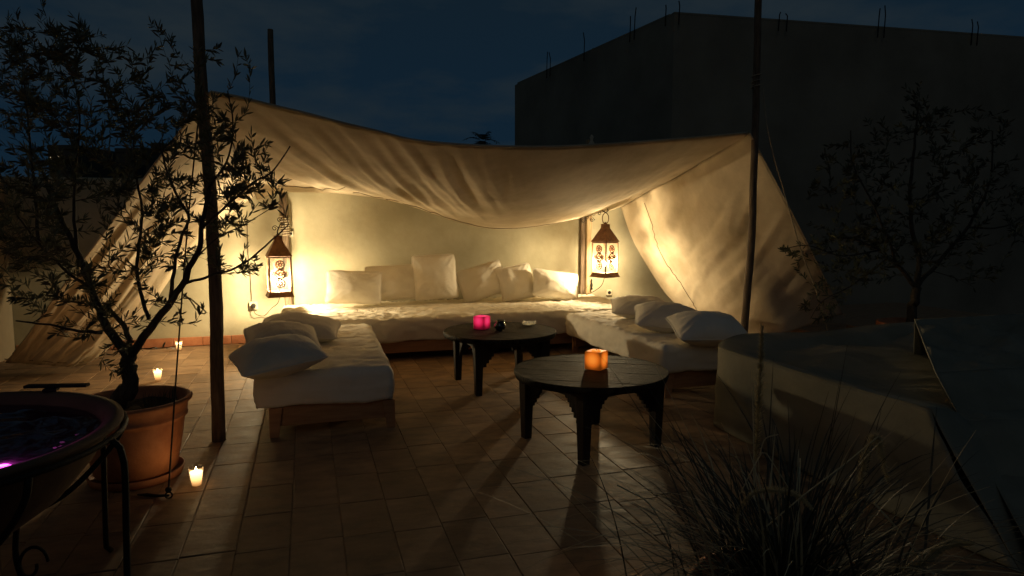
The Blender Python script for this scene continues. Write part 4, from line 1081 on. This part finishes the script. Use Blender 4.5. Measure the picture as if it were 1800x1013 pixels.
MB().tube([R1.lerp(K1, i / 8) for i in range(9)] + [K1.lerp(B1, i / 12) for i in range(1, 13)], .004, 5).obj('piping', M['cover'], c2, True)

# ================================================================== ORNAMENTAL GRASS (near right)
GC = atz(1385, 1045, .42); GC0 = V((GC.x, GC.y, 0))
gp_ = thing('grass_pot', 'terracotta pot of fountain grass at the bottom edge', 'pot', GC0)
MB().lathe([(.16, 0), (.19, .04), (.235, .34), (.255, .36), (.26, .42), (.24, .425), (.23, .39), (0, .385)], 40).obj('body', M['clay'], gp_, True)
gt = thing('fountain_grass', 'dark clump of fountain grass with pale bottlebrush plumes in the foreground', 'grass plant', GC, world=True)
rn = random.Random(12); b = MB(); bs = MB()
def blade(bd_, base_, az, lean_, ln, droop, wd, n=9):
    P = []; d = V((math.cos(az), math.sin(az), 0)); s_ = V((-d.y, d.x, 0))
    for j in range(n + 1):
        t = j / n; P.append(base_ + d * (ln * (lean_ * t + droop * t * t)) + V((0, 0, ln * (t * math.cos(lean_ * .8) - droop * .9 * t ** 2.6))))
    vs = []
    for j, p in enumerate(P):
        w_ = wd * (1 - (j / n) ** 2) + .0004; vs += [p - s_ * w_, p + s_ * w_]
    bd_.add(vs, [(2 * j, 2 * j + 1, 2 * j + 3, 2 * j + 2) for j in range(n)])
    return P
for i in range(620):
    a = rn.uniform(0, 2 * math.pi); r_ = abs(rn.gauss(0, .13)); base_ = GC + V((math.cos(a) * r_, math.sin(a) * r_, -.03))
    az = a + rn.gauss(0, .5)
    blade(bs if rn.random() < .2 else b, base_, az, rn.uniform(.05, .85), rn.uniform(.26, .70) * rn.uniform(.6, 1.1), rn.uniform(.05, 1.0) * rn.uniform(.35, 1), rn.uniform(.0012, .0040))
tag(b.obj('blades', M['grassm'], gt), kind='stuff'); tag(bs.obj('dry_blades', M['straw'], gt), kind='stuff')
gz = (GC - C0).dot(FW)
def plume(pts, nst, fz, d_):
    S = smooth_path(pts, 30)
    ob = thing  # stem and brush form one part with a sub-part
    st_ = MB().tube(S, .0018, 5).obj('plume_stem', M['straw'], gt, True)
    bb = MB(); i0 = nst
    for i in range(1500):
        u = rn.uniform(i0, 29 - .01); j = int(u); p = S[j].lerp(S[j + 1], u - j); ax = (S[min(29, j + 1)] - S[max(0, j - 1)]).normalized()
        s_ = ax.cross(V((rn.gauss(0, 1), rn.gauss(0, 1), rn.gauss(0, 1)))).normalized()
        env = math.sin(math.pi * (.06 + .90 * (u - i0) / (29 - i0))) ** .5
        t = p + (s_ * rn.uniform(.7, 1.1) + ax * rn.uniform(.2, .8)) * fz * env * rn.uniform(.6, 1.1); w_ = ax.cross(s_) * .0017
        bb.add([p - w_, p + w_, t], [(0, 1, 2)])
    c = bb.mesh('brush', M['plume'], False, gt.location); ob2 = bpy.data.objects.new('brush', c); COL.objects.link(ob2); ob2.parent = st_; ob2['kind'] = 'stuff'
def gd(x, y, d): return atd(x, y, gz + d)
plume([GC + V((-.03, .02, 0)), gd(1330, 860, .0), gd(1332, 745, .0), gd(1336, 660, .0), gd(1340, 572, .0)], 14, .022, 0)
plume([GC + V((-.02, .0, 0)), gd(1300, 930, 0), gd(1312, 878, 0), gd(1345, 862, 0), gd(1395, 868, 0), gd(1432, 898, 0)], 13, .016, 0)
plume([GC + V((.05, .02, 0)), gd(1500, 880, .1), gd(1522, 800, .1), gd(1540, 770, .1), gd(1562, 850, .1)], 12, .024, 0)
plume([GC + V((.08, .0, 0)), gd(1600, 1000, -.1), gd(1660, 960, -.1), gd(1710, 955, -.1)], 12, .022, 0)
for pts, r_ in (([(1700, 1080), (1640, 1010), (1590, 945), (1537, 885)], .0030), ([(1340, 932), (1420, 865), (1480, 820), (1543, 768)], .0018), ([(1180, 945), (1140, 885), (1108, 865), (1085, 853)], .0020), ([(1300, 870), (1340, 795), (1350, 802), (1375, 840), (1392, 870)], .0015), ([(1480, 1040), (1485, 1003), (1560, 1008), (1620, 1018)], .0014), ([(1335, 800), (1345, 772), (1368, 764)], .0016)):
    MB().tube(smooth_path([gd(x, y, -.02) for x, y in pts], 16), r_, 5).obj('dry_stem', M['straw'], gt, True)
